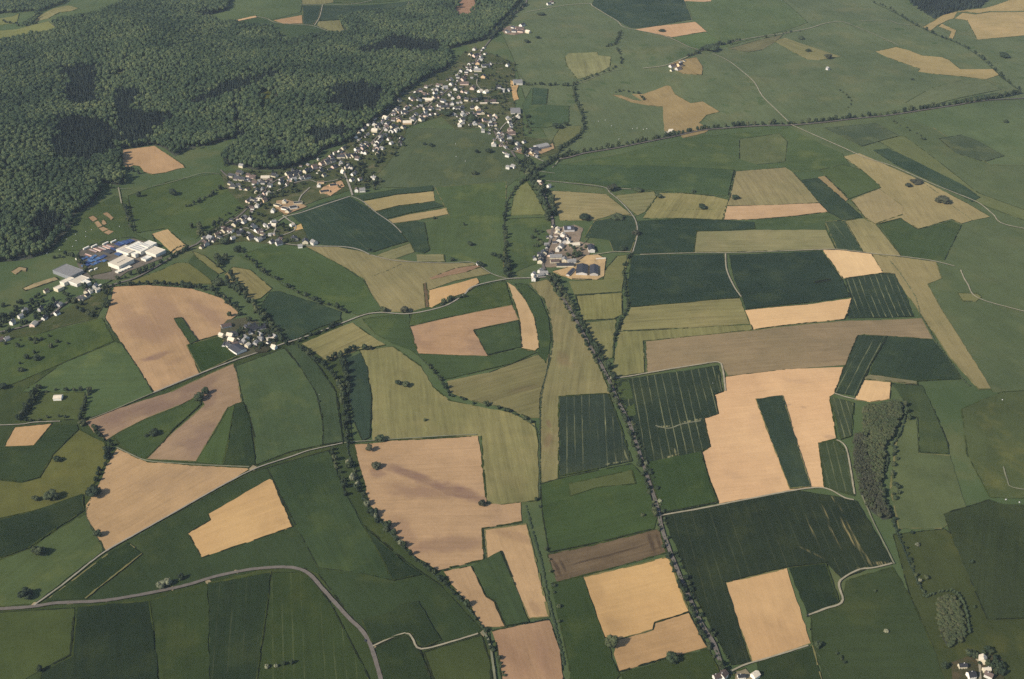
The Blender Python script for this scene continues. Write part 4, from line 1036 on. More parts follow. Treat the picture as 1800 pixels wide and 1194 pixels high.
row('hedgerow_tree', 'shrub in the hedge right of the farm meadows', [(1108,448),(1099,465),(1097,490),(1099,515),(1103,540),(1092,562),(1083,585),(1078,615)], 9, (4, 9), (2.2, 4), 2, ('bush', 'round'), gap=.15)
row('hedgerow_tree', 'tree in the far winding hedge', [(1008,150),(1009,165),(1013,180),(1020,195),(1025,212),(1027,226),(1020,238),(1005,250),(987,262),(975,280),(962,292),(948,303)], 11, (7, 11), (3, 5), 2.5)
row('hedgerow_tree', 'tree in the far hedge beside the striped meadow', [(1090,55),(1086,68),(1080,78),(1068,83),(1058,81)], 12, (6, 10), (3, 5), 3)
row('hedgerow_tree', 'shrub in the far hedge behind the striped meadow', [(1085,85),(1090,98),(1091,112),(1072,124),(1050,132),(1022,143),(1008,149)], 12, (5, 9), (2.8, 4.6), 2.5, ('bush', 'round'), gap=.2)
row('hedgerow_tree', 'tree in the hedge behind the big grey shed', [(925,150),(945,150),(965,150),(985,152),(1000,152)], 10, (6, 11), (3, 5.5), 6, gap=.2)
row('hedgerow_tree', 'tree in the long hedge at the far right', [(1535,5),(1560,14),(1580,27),(1605,42),(1630,55),(1655,67),(1680,75),(1705,88),(1725,103),(1745,120),(1765,140),(1790,158)], 15, (6, 11), (3, 5.5), 3, gap=.25)
row('hedgerow_tree', 'tree beside the far farmyard lane', [(1210,100),(1228,92),(1240,86),(1255,82),(1275,78),(1300,71)], 11, (7, 12), (3.5, 6), 4)
row('hedgerow_tree', 'tree in the hedge beside the far pale lane', [(1345,66),(1362,64),(1385,58),(1410,55)], 26, (5, 8), (2.6, 4), 3)
row('hedgerow_tree', 'bush in the thin ditch hedge between tan meadows', [(755,645),(770,663),(783,683),(790,697)], 9, (4, 8), (2, 3.4), 1.5, ('round', 'bush'))
row('hedgerow_tree', 'round bush on the bank between the tan meadows', [(795,698),(815,702),(838,712),(860,714),(880,721),(900,727),(915,735),(938,748)], 13, (5, 8), (3, 4.6), 1.5, ('round', 'bush'))
row('hedgerow_tree', 'bush on the rough bank below the narrow copse', [(1568,905),(1575,930),(1588,955),(1598,985),(1608,1010),(1618,1035),(1625,1050)], 7, (3, 6.5), (1.6, 3.2), 2.5, ('bush', 'palebush', 'round'))
row('hedgerow_tree', 'dark tree on the outer edge of the narrow copse', [(1575,790),(1572,812),(1568,835),(1577,860),(1570,880)], 8, (5, 9), (2.4, 4), 3, ('round', 'bush'))
row('hedgerow_tree', 'tree in the ragged hedge of the left meadow', [(165,755),(175,770),(195,780),(188,800),(178,830),(165,850),(160,875)], 10, (6, 11), (3, 5), 3)
row('hedgerow_tree', 'dark tree in the thick hedge left of the field chapel', [(68,685),(60,700),(50,715),(40,730),(32,742)], 6, (8, 13), (3.4, 5), 3)
row('hedgerow_tree', 'dark tree in the hedge right of the field chapel', [(158,690),(152,705),(146,720),(140,732),(143,745)], 8, (7, 11), (2.6, 4), 2)
row('hedgerow_tree', 'small tree in the row behind the field chapel', [(82,690),(100,686),(120,688),(145,688)], 9, (5, 9), (2.4, 3.6), 2)
row('hedgerow_tree', 'small tree in the front hedge of the field chapel', [(45,741),(70,739),(95,735),(120,736)], 10, (4, 7), (2, 3.2), 1.5, ('bush', 'round'))
row('hedgerow_tree', 'tree in the spinney inside the tan meadow', [(404,485),(414,496),(424,507),(432,512)], 8, (6, 10), (3, 4.6), 3)
row('hedgerow_tree', 'big dark tree by the path above the curved hedge', [(380,455),(386,470),(392,462),(400,452)], 8, (9, 14), (4, 6), 5)
row('hedgerow_tree', 'bush by the sandy strip above the lane', [(778,538),(790,528),(805,525),(818,524)], 8, (5, 9), (3, 5), 2.5, ('round', 'bush'))
row('hedgerow_tree', 'tree at the head of the stream rows', [(577,636),(590,628),(605,622),(618,617),(628,612)], 10, (7, 12), (3, 5), 3)
row('hedgerow_tree', 'bush among the pebbled strip on the green slope', [(1473,1150),(1480,1160),(1487,1172)], 5, (3, 5), (1.6, 2.6), 2, ('palebush', 'bush'))
row('hedgerow_tree', 'tree in the hedge at the lower right soil field', [(1418,1085),(1424,1110),(1430,1128)], 22, (4, 7), (2, 3), 1)
row('hedgerow_tree', 'shrub along the ditch in the centre foreground', [(945,880),(952,930),(962,975),(968,1010),(975,1050),(985,1090),(1000,1150)], 26, (3, 6), (1.6, 3), 3, ('bush', 'round'), gap=.3)
row('hedgerow_tree', 'tree in the hedge along the top stream road', [(862,70),(872,60),(884,48),(896,34),(910,20),(926,8)], 9, (9, 15), (4, 6), 4)
row('hedgerow_tree', 'dark tree on the long hedge left of the lane', [(918,262),(925,278),(935,292)], 7, (9, 15), (4, 6), 6)
row('hedgerow_tree', 'tree on the stream bend below the eastern farm', [(945,298),(958,290),(972,280),(985,276),(1000,270)], 9, (7, 12), (3.4, 5), 4)
row('hedgerow_tree', 'bush in the scrub of the far eastern pasture', [(1475,160),(1490,170),(1497,182),(1490,190)], 16, (4, 7), (2.4, 3.6), 4, ('bush', 'round'))
row('hedgerow_tree', 'bush on the scrub bank below the avenue', [(1570,215),(1590,225),(1610,235),(1625,248)], 14, (4, 7), (2.4, 4), 5, ('bush', 'palebush'))
row('hedgerow_tree', 'bush by the tan star field', [(1082,163),(1095,160),(1110,163),(1122,166),(1132,177)], 11, (5, 8), (2.6, 4), 3, ('bush', 'round'))
row('hedgerow_tree', 'tree in the low left hedge beside the garden houses', [(5,575),(20,555),(40,548),(60,540),(85,545),(95,555)], 11, (6, 11), (3, 5), 9, ('round', 'bush'))
row('hedgerow_tree', 'tree among the gardens right of the garden houses', [(110,520),(125,528),(140,540),(155,560),(165,548),(180,540),(195,530)], 10, (7, 12), (3.5, 5.5), 7)
row('hedgerow_tree', 'tree in the yard belt below the factory offices', [(150,505),(165,515),(180,510),(195,505),(192,520)], 8, (7, 12), (3, 5), 6)
row('hedgerow_tree', 'tree behind the grey factory hall', [(95,455),(110,452),(130,450),(142,462),(150,480)], 9, (6, 10), (3, 5), 4)
row('hedgerow_tree', 'tree in the wood edge near the meadow finger', [(392,292),(405,284),(420,276),(440,268)], 9, (9, 14), (4, 6), 6)
row('hedgerow_tree', 'bush in the scrub of the top left pasture', [(5,38),(30,44),(40,48),(55,44),(65,42)], 16, (5, 9), (3, 5), 4)

LONE = [  # photo x, y, crown width px, height m, species, description
 (68,973,24,13,'round','large lone tree with a wide crown on the green slope'), (45,1048,26,13,'round','big round tree in the corner above the road'), (70,1178,12,9,'round','small dark tree at the bottom left meadow edge'),
 (282,1030,22,9,'palebush','grey green bush beside the curved road'), (296,1024,16,10,'palebush','pale bush right of the roadside bush pair'), (318,1016,12,9,'round','dark little tree above the curved road'),
 (1075,1133,26,15,'round','large round tree on the corner of the sandy field'), (1180,1160,24,12,'round','round tree on the lower edge of the sandy field'), (1437,1135,14,9,'round','small tree at the corner of the lower soil field'),
 (172,940,15,9,'round','small tree on the edge of the left bare field'), (165,870,26,13,'round','dark tree clump on the left edge of the bare field'), (188,790,14,9,'round','little dark tree at the tip of the bare field'), (90,875,26,12,'round','broad dark tree in the olive meadow'), (64,877,14,8,'round','small round tree in the olive meadow'), (102,808,16,9,'round','dark tree at the point of the crop'), (145,745,14,9,'round','dark tree at the corner of the brown field'),
 (352,700,20,12,'round','dark tree at the crook of the brown field'), (362,690,14,12,'round','tall tree at the head of the brown crook'), (273,762,18,10,'round','tree inside the green wedge of the brown field'), (258,766,9,6,'bush','little bush in the green wedge'),
 (66,630,14,9,'round','tree on the left hillside pasture'), (37,650,13,8,'bush','bush on the left hillside pasture'), (6,680,16,9,'round','dark tree at the far left edge'),
 (208,320,16,12,'round','tree at the forest corner'), (305,340,15,14,'round','tall lone tree in the village meadow'), (245,343,10,12,'round','dark tree in the village meadow hedge'),
 (674,546,14,11,'round','dark tree on the lane by the tan field'), (712,546,15,11,'brown','brownish tree on the lane by the tan field'), (649,438,9,6,'bush','dark bush at the end of the dark crop'), (558,833,9,6,'bush','unused'),
 (700,674,12,9,'round','left one of two trees in the striped meadow'), (714,678,13,10,'round','right one of two trees in the striped meadow'), (747,738,7,6,'bush','tiny bush in the striped meadow'), (560,704,7,5,'bush','small dark bush on the curved crop edge'), (669,772,18,9,'round','square clump of trees on the bare field top'), (649,790,14,11,'brown','thin tree in the bare field'), (662,820,18,9,'brown','leafless spreading tree standing in the bare field'), (848,886,13,9,'brown','thin brown tree on the bare field edge'),
 (641,612,14,10,'round','dark tree pair at the lane bend'), (652,612,9,7,'brown','reddish bush by the meadow gate'),
 (1235,364,16,10,'round','round tree in the tan meadow with a shadow'), (1028,384,20,12,'round','round tree at the hamlet meadow corner'), (1075,332,20,14,'brown','dark reddish tree at the track corner'), (1118,410,14,10,'brown','pale brown tree at the track bend'), (1095,437,15,9,'round','round bush at the crop corner near the barns'), (1085,382,28,9,'bush','long dark bush above the hamlet crop'), (1122,333,20,9,'bush','bushy tree beside the short gravel track'), (1158,345,14,10,'round','tree at the meadow tip'),
 (1292,347,14,9,'round','round tree on the meadow hedge'), (1219,336,9,7,'bush','small bush on the long meadow hedge'), (1657,353,26,13,'brown','big brown clump in the stubble'), (1610,320,22,9,'brown','long brown thicket at the stubble edge'), (1596,326,12,8,'brown','end bush of the brown thicket'), (1164,53,14,7,'brown','dark bush in the pink field'), (1455,100,14,13,'brown','tall dark tree in the far tan strip'), (1420,88,11,9,'round','dark tree pair in the far tan strip'),
 (1250,86,30,14,'round','big dark clump by the far farmyard'), (1408,66,13,9,'round','far dark tree above the tan strip'), (1765,98,20,14,'round','large dark tree at the far right edge'), (1768,213,9,8,'round','lone tree in the right pasture'), (1603,138,6,6,'round','tiny tree in the far middle pasture'),
 (860,265,13,9,'round','tree in the valley meadow below the village'), (757,255,10,9,'round','tree in the open meadow under the village'), (745,252,8,7,'bush','small bush in the open meadow'), (834,304,11,9,'round','round tree low in the valley meadow'), (838,266,9,8,'round','dark tree beside the round meadow tree'), (827,429,12,9,'round','round tree in the valley pasture'), (868,448,11,9,'round','tree beside the grey clump'), (795,456,10,7,'bush','bush by the tan square'), (763,382,7,6,'bush','small bush at the tan strip end'), (816,394,5,8,'round','thin dark tree in the valley pasture'),
 (845,465,14,9,'round','dark tree behind the small white house'), (980,222,20,12,'round','dark tree pair above the eastern farm'), (995,218,10,10,'round','tree above the eastern farm barn'), (945,65,9,9,'round','tree below the top farm'), (926,72,12,9,'round','dark tree left of the pair below the top farm'), (951,24,16,9,'round','tree at the top meadow'),
 (830,212,18,20,'tall','tall dark tree in the village'), (843,172,14,17,'tall','tall dark trees behind the village church'), (735,170,22,14,'round','round dark green tree ring in the village'), (785,200,24,13,'round','dark tree clump under the village gardens'), (897,252,10,11,'brown','dark copper tree at the crossroads'), (905,250,12,11,'round','tree at the crossroads'),
 (1510,900,12,7,'palebush','unused'), (1675,1062,11,6,'round','unused'), (1628,1015,11,6,'round','dark bush on the right slope'), (1706,988,10,6,'round','dark bush at the crop edge on the right'), (1603,935,8,5,'bush','small bush on the right slope'), (1613,957,10,5,'palebush','pale bush on the right slope'), (1713,1066,7,5,'bush','dot of a bush on the right slope'), (1660,1172,13,9,'round','dark tree by the bottom corner houses'), (1538,1038,7,4,'bush','tiny bush on the lower slope'), (1557,1108,10,4,'palebush','faint bush patch on the lower slope'),
 (1130,905,9,5,'bush','dark bush in the green field by the road'), (1058,1166,8,5,'bush','unused'), (513,1165,8,7,'round','second tree of the small row in the bottom field'), (500,1167,8,7,'round','first tree of the small row in the bottom field'), (470,1172,10,6,'palebush','pale bush of the small row in the bottom field'), (485,1170,10,6,'palebush','pale shrub between the row trees in the bottom field'),
 (1263,1080,10,6,'bush','unused'), (400,500,10,8,'round','tree right of the olive meadow'), (385,497,22,11,'round','dark round clump by the olive meadow'), (418,440,14,12,'round','dark tree under the village end'), (395,425,20,12,'round','tree in the lower village garden'),
]
LONE = [l for l in LONE if l[5] != 'unused']
for (px, py, w, h, sp, lab) in LONE:
    p = P(px, py + 3)
    TREES.append(('lone_tree', p.x, p.y, h, max(1.4, w * mpp(py) / 2), sp, lab))

# village garden trees and shrubs
VILL = [[(352,434),(395,398),(430,365),(452,340),(480,345),(470,380),(540,420),(500,430),(430,424)], [(390,315),(440,302),(480,303),(550,288),(600,262),(690,190),(760,136),(815,92),(868,96),(905,112),(905,190),(920,240),(900,266),(855,224),(800,226),(775,205),(712,222),(690,262),(650,320),(612,336),(560,320),(450,345)]]
rg = random.Random(5)
for pg in VILL:
    xs = [p[0] for p in pg]; ys = [p[1] for p in pg]
    n = int((max(xs) - min(xs)) * (max(ys) - min(ys)) / 85)
    X = np.array([rg.uniform(min(xs), max(xs)) for _ in range(n)]); Y = np.array([rg.uniform(min(ys), max(ys)) for _ in range(n)])
    k = inside(X, Y, pg)
    for px, py in zip(X[k], Y[k]):
        p = P(px, py); r = rg.uniform(2, 4.6)
        TREES.append(('garden_tree', p.x, p.y, r * rg.uniform(1.7, 2.4), r, rg.choice(('round', 'round', 'bush', 'conifer')), 'garden tree among the village houses'))
for (pg, n) in (([(440,330),(475,330),(540,320),(545,332),(500,345),(455,362)], 40), ([(655,310),(672,315),(672,332),(640,338),(640,318)], 26), ([(600,292),(640,285),(655,300),(640,312),(615,318)], 34),
                ([(670,240),(700,235),(712,258),(680,290),(660,280)], 40), ([(905,195),(930,205),(935,235),(915,262),(905,240)], 30), ([(1000,432),(1030,435),(1032,450),(1010,456),(985,452)], 16), ([(935,410),(955,400),(955,440),(935,440)], 9),
                ([(0,540),(60,520),(110,530),(90,560),(40,575),(0,590)], 46), ([(0,600),(70,590),(130,600),(60,640),(0,660)], 16), ([(388,560),(440,545),(480,560),(495,600),(470,600),(430,560)], 34), ([(415,575),(470,575),(485,605),(450,618),(420,610)], 34), ([(1690,1150),(1740,1145),(1765,1165),(1760,1194),(1740,1194),(1700,1160)], 26), ([(860,150),(895,150),(890,190),(862,190)], 26), ([(930,330),(948,330),(966,372),(960,384)], 8), ([(955,320),(1000,250),(1005,265),(970,300)], 6)):
    xs = [p[0] for p in pg]; ys = [p[1] for p in pg]; got = 0
    while got < n:
        px, py = rg.uniform(min(xs), max(xs)), rg.uniform(min(ys), max(ys))
        if not inside(np.array([px]), np.array([py]), pg)[0]: continue
        p = P(px, py); r = rg.uniform(2, 4.8); got += 1
        TREES.append(('garden_tree', p.x, p.y, r * rg.uniform(1.7, 2.5), r, rg.choice(('round', 'round', 'bush')), 'leafy tree in the gardens'))

# individuals first: the ones that show largest; the remainder goes into one stuff object
AREA = []
for t in TREES:
    px, py = photo_xy(t[1], t[2])
    AREA.append((t[3] * t[4] / (1 + 0) / mpp(min(max(py, -20), 1300)) ** 2, px, py, t))
AREA = [a for a in AREA if -20 < a[1] < 1820 and -20 < a[2] < 1230]
rank = {'lone_tree': 999}
GN = {'avenue_tree': 'avenue trees along the far road', 'roadside_tree': 'trees lining the straight road', 'stream_tree': 'trees along the stream', 'hedgerow_tree': 'hedgerow trees between the fields', 'lone_tree': 'single trees and bushes', 'garden_tree': 'garden trees'}
lone = [a for a in AREA if a[3][0] == 'lone_tree']
aven = [a for a in AREA if a[3][0] == 'avenue_tree']
rest = sorted([a for a in AREA if a[3][0] in ('roadside_tree', 'stream_tree', 'hedgerow_tree')], key=lambda a: -a[0])
SOLO = lone + aven + rest[:430]
left_over = rest[430:] + [a for a in AREA if a[3][0] == 'garden_tree']
for (s, px, py, (nm, x, y, h, r, sp, lab)) in SOLO:
    if nm == 'hedgerow_tree' and sp in ('bush', 'palebush'): nm2, cat = 'hedgerow_shrub', 'shrub'
    elif sp in ('bush', 'palebush'): nm2, cat = ('shrub' if nm == 'lone_tree' else 'roadside_shrub'), 'shrub'
    else: nm2, cat = nm, 'tree'
    META.append((tree(nm2, x, y, h, r, sp, lab, GN[nm], cat), px, py))

# ------------------------------------------------------------------ woods: masses nobody could count
def scatter(name, label, pts3, sources, mat_note=None):
    """pts3: (x, y, z, sx, sz, variant). One object whose points carry the crowns."""
    a = np.array([p[:6] for p in pts3], float)
    me = bpy.data.meshes.new(name)
    me.from_pydata([tuple(v) for v in a[:, :3]], [], [])
    at1 = me.attributes.new('size', 'FLOAT_VECTOR', 'POINT')
    sz = np.stack([a[:, 3], a[:, 3], a[:, 4]], 1).astype(np.float32)
    at1.data.foreach_set('vector', sz.ravel())
    at2 = me.attributes.new('kindex', 'INT', 'POINT'); at2.data.foreach_set('value', a[:, 5].astype(np.int32))
    rr = np.random.RandomState(len(a))
    rot = np.stack([rr.uniform(-.06, .06, len(a)), rr.uniform(-.06, .06, len(a)), rr.uniform(0, 6.28, len(a))], 1).astype(np.float32)
    at3 = me.attributes.new('turn', 'FLOAT_VECTOR', 'POINT'); at3.data.foreach_set('vector', rot.ravel())
    o = link(name, me)
    tag(o, label, None, None, 'stuff')
    g = bpy.data.node_groups.new(name, 'GeometryNodeTree')
    g.interface.new_socket('Geometry', in_out='INPUT', socket_type='NodeSocketGeometry')
    g.interface.new_socket('Geometry', in_out='OUTPUT', socket_type='NodeSocketGeometry')
    gi = g.nodes.new('NodeGroupInput'); go = g.nodes.new('NodeGroupOutput')
    iop = g.nodes.new('GeometryNodeInstanceOnPoints')
    jn = g.nodes.new('GeometryNodeGeometryToInstance')
    for s in reversed(sources):
        oi = g.nodes.new('GeometryNodeObjectInfo'); oi.transform_space = 'ORIGINAL'
        oi.inputs['Object'].default_value = s; oi.inputs['As Instance'].default_value = False
        g.links.new(oi.outputs['Geometry'], jn.inputs[0])
    g.links.new(gi.outputs[0], iop.inputs['Points']); g.links.new(jn.outputs[0], iop.inputs['Instance'])
    iop.inputs['Pick Instance'].default_value = True
    def attr(n, t):
        k = g.nodes.new('GeometryNodeInputNamedAttribute'); k.data_type = t; k.inputs['Name'].default_value = n
        return k.outputs['Attribute']
    g.links.new(attr('kindex', 'INT'), iop.inputs['Instance Index'])
    g.links.new(attr('size', 'FLOAT_VECTOR'), iop.inputs['Scale'])
    g.links.new(attr('turn', 'FLOAT_VECTOR'), iop.inputs['Rotation'])
    g.links.new(iop.outputs[0], go.inputs[0])
    md = o.modifiers.new('trees', 'NODES'); md.node_group = g
    return o

def source_for(me):
    for o in COL.objects:
        if o.name.startswith('crown') and o.data is me: return o
    return None
def sources(sp):
    """crowns of trees that stand in the scene, one per shape; a shape no single tree uses gets a lone tree of its own"""
    r = []
    for i, me in enumerate(VAR[sp]):
        s = source_for(me)
        if s is None:
            px, py = {'wood': ((318, 268), (332, 264), (348, 262), (222, 324), (196, 332))[i] if sp == 'wood' else 0, 'conifer': (226 + 9 * i, 298 + 4 * i), 'copse': (1590 + 3 * i, 716 + 12 * i), 'brown': (1492, 812 + 20 * i), 'palebush': (1597 + 6 * i, 985 + 12 * i), 'tall': (846 + 8 * i, 176), 'bush': (1600 + 5 * i, 1008)}.get(sp, (400, 300))
            p = P(px, py)
            t = tree('lone_tree', p.x, p.y, 13 if sp != 'palebush' else 4, 3.6 if sp != 'palebush' else 2, sp, {'wood': 'broad tree standing out at the rim of the forest', 'conifer': 'narrow dark conifer at the rim of the forest clearing', 'copse': 'olive tree at the edge of the narrow copse', 'brown': 'bare brown tree at the edge of the narrow copse', 'palebush': 'pale bush on the bank below the narrow copse'}.get(sp, 'tree beside the village'), GN['lone_tree'])
            META.append((t, px, py))
            s = [c for c in t.children if c.name.startswith('crown')][0]
            if s.data is not me: s.data = me
        r.append(s)
    return r

def wood_points(poly, spacing, rr, hh, nvar, holes=(), seed=1, edge=9.0):
    w = wpts(poly)
    rs = np.random.RandomState(seed)
    lo, hi = w.min(0), w.max(0)
    gx = np.arange(lo[0], hi[0], spacing); gy = np.arange(lo[1], hi[1], spacing)
    X, Y = np.meshgrid(gx, gy); X = X.ravel() + rs.uniform(-.45, .45, X.size) * spacing; Y = Y.ravel() + rs.uniform(-.45, .45, Y.size) * spacing
    k = inside(X + rs.normal(0, edge * .3, X.size), Y + rs.normal(0, edge * .3, X.size), [tuple(p) for p in w])
    XX = X + rs.normal(0, edge, X.size); YY = Y + rs.normal(0, edge, X.size)
    for h_ in holes:
        k &= ~inside(XX, YY, [tuple(p) for p in wpts(h_)])
    X, Y = X[k], Y[k]
    Z = H(X, Y)
    r = rs.uniform(*rr, X.size); q = rs.uniform(0, 1, X.size)
    keep = rs.uniform(0, 1, X.size) > .06
    X, Y, Z, r = X[keep], Y[keep], Z[keep], r[keep]; q = q[keep]
    und = np.sin(X / 61 + 1.3 * np.sin(Y / 83)) * np.cos(Y / 57)           # stands of different age
    h = hh[0] + (hh[1] - hh[0]) * (.62 * q + .2 + .22 * und); r = r * (.78 + .42 * q)
    v = rs.randint(0, nvar, X.size)
    return list(zip(X, Y, Z, r * (1 + .12 * und), h, v))

WOOD = [(0,80),(25,74),(55,65),(85,60),(105,55),(92,42),(108,38),(140,34),(180,29),(178,22),(205,15),(232,0),(412,0),(400,16),(392,21),(366,26),(356,30),(390,42),(420,45),(450,48),(475,50),(487,60),(493,75),(520,73),(545,67),(580,64),(613,63),(604,48),(598,36),(640,25),(700,21),(722,16),(736,0),(938,0),(900,18),(878,42),(850,70),(789,87),(792,112),(785,122),(760,133),(730,150),(712,163),(697,175),(690,188),(672,203),(650,218),(633,231),(622,244),(600,254),(570,263),(555,278),(535,285),(515,295),(480,299),(450,299),(425,294),(400,288),(392,277),(405,263),(430,244),(445,233),(400,247),(365,256),(325,263),(308,275),(290,261),(271,255),(240,259),(213,262),(212,296),(220,318),(208,326),(180,321),(176,340),(163,357),(146,370),(131,378),(128,392),(113,415),(98,432),(83,444),(58,454),(38,458),(0,467)]
CON = [[(95,122),(172,120),(177,188),(140,192),(108,185),(118,150)], [(110,205),(185,215),(211,255),(200,275),(150,290),(100,285),(90,255)], [(200,170),(230,160),(255,170),(240,200),(280,205),(312,203),(268,248),(258,256),(215,258),(200,225)],
       [(330,190),(360,170),(400,150),(450,140),(490,128),(495,137),(450,155),(410,170),(370,185)], [(690,66),(775,79),(782,90),(760,97),(700,90),(650,100),(620,98),(650,88)], [(585,155),(650,150),(678,172),(660,198),(610,205),(580,185)], [(412,183),(420,182),(431,235),(423,240)], [(352,22),(364,20),(364,36),(350,34)], [(60,375),(110,385),(120,395),(80,436),(58,440)], [(540,238),(600,225),(622,238),(560,262)], [(470,285),(490,255),(500,292)]]
HOLES = [[(199,129),(219,127),(216,141),(202,145)], [(796,20),(800,8),(812,0),(828,0),(838,6),(841,15),(828,29),(812,35),(802,29)], [(455,165),(475,158),(482,180),(472,200),(458,190)]]
br = wood_points(WOOD, 9.0, (4.5, 7.6), (13, 22.5), 5, HOLES + CON, 2)
br += wood_points([(0,0),(120,0),(112,8),(95,12),(72,22),(60,20),(34,22),(0,28)], 10, (5, 7), (11, 18), 5, (), 3)
br += wood_points([(35,46),(50,38),(62,32),(66,20),(72,22),(64,40),(48,48)], 9, (4, 6), (10, 15), 5, (), 4)
scatter('broadleaf_forest', 'dense broadleaf forest covering the hills behind the village', br, sources('wood'))
co = []
for i, c in enumerate(CON):
    co += wood_points(c, 7.4, (2.8, 4.4), (13, 23), 3, HOLES, 20 + i, 42.0)
co += wood_points([(1600,4),(1590,0),(1772,0),(1722,14),(1682,19),(1652,29),(1642,33),(1620,20)], 8.5, (3.4, 5), (11, 17), 3, (), 40)
scatter('conifer_forest', 'dark stands of conifers within the forest', co, sources('conifer'))
cp1 = [(1517,716),(1532,718),(1560,715),(1580,709),(1583,720),(1582,735),(1574,758),(1558,782),(1552,800),(1553,830),(1549,860),(1556,890),(1566,912),(1552,914),(1532,900),(1512,868),(1501,815),(1500,790),(1507,768),(1517,764)]
browny = [(1501,770),(1517,768),(1522,800),(1538,850),(1562,912),(1550,914),(1532,900),(1512,866),(1501,810)]
cp2 = [(1645,1056),(1660,1049),(1678,1050),(1688,1074),(1696,1108),(1692,1132),(1676,1128),(1668,1140),(1656,1122),(1648,1096)]
scatter('copse_wood', 'small olive green woods on the right hillside', wood_points(cp1, 3.7, (2.5, 4.0), (7.5, 10.4), 3, [browny], 51, 4.0) + wood_points(cp2, 3.1, (2.2, 3.6), (3.5, 6.5), 3, (), 52, 3.0), sources('copse'))
scatter('bare_wood', 'brownish half leafless part of the narrow copse', wood_points(browny, 3.8, (2.4, 3.6), (7.5, 10.2), 2, (), 53, 5.0), sources('brown'))
lo = []
for (s, px, py, (nm, x, y, h, r, sp, lab)) in left_over:
    lo.append((x, y, float(H(x, y)), r, h, rg.randint(0, 7)))
scatter('garden_trees', 'garden trees and small hedge bushes between the houses', lo, sources('round') + sources('bush'))
# forest floor
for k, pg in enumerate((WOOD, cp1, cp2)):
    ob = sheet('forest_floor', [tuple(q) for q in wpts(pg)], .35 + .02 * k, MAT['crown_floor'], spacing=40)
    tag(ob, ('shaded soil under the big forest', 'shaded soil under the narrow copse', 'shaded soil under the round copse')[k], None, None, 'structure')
# ------------------------------------------------------------------ buildings
def box(bm, x0, x1, y0, y1, z0, z1):
    v = [bm.verts.new(p) for p in ((x0, y0, z0), (x1, y0, z0), (x1, y1, z0), (x0, y1, z0), (x0, y0, z1), (x1, y0, z1), (x1, y1, z1), (x0, y1, z1))]
    for q in ((0, 3, 2, 1), (4, 5, 6, 7), (0, 1, 5, 4), (1, 2, 6, 5), (2, 3, 7, 6), (3, 0, 4, 7)):
        bm.faces.new([v[i] for i in q])

def bm_obj(name, bm, mat, parent):
    me = bpy.data.meshes.new(name); bm.to_mesh(me); bm.free(); me.materials.append(mat)
    return link(name, me, parent)

def window_mesh():
    bm = bmesh.new(); box(bm, -.5, .5, -.06, .0, -.5, .5)
    me = bpy.data.meshes.new('window'); bm.to_mesh(me); bm.free(); me.materials.append(MAT['glass']); return me
def door_mesh():
    bm = bmesh.new(); box(bm, -.5, .5, -.07, .0, 0, 1)
    me = bpy.data.meshes.new('door'); bm.to_mesh(me); bm.free(); me.materials.append(MAT['wood']); return me
WIN, DOOR = window_mesh(), door_mesh()

def put(name, me, parent, loc, scale, rz=0):
    o = link(name, me, parent); o.location = loc; o.scale = scale; o.rotation_euler = (0, 0, rz); return o

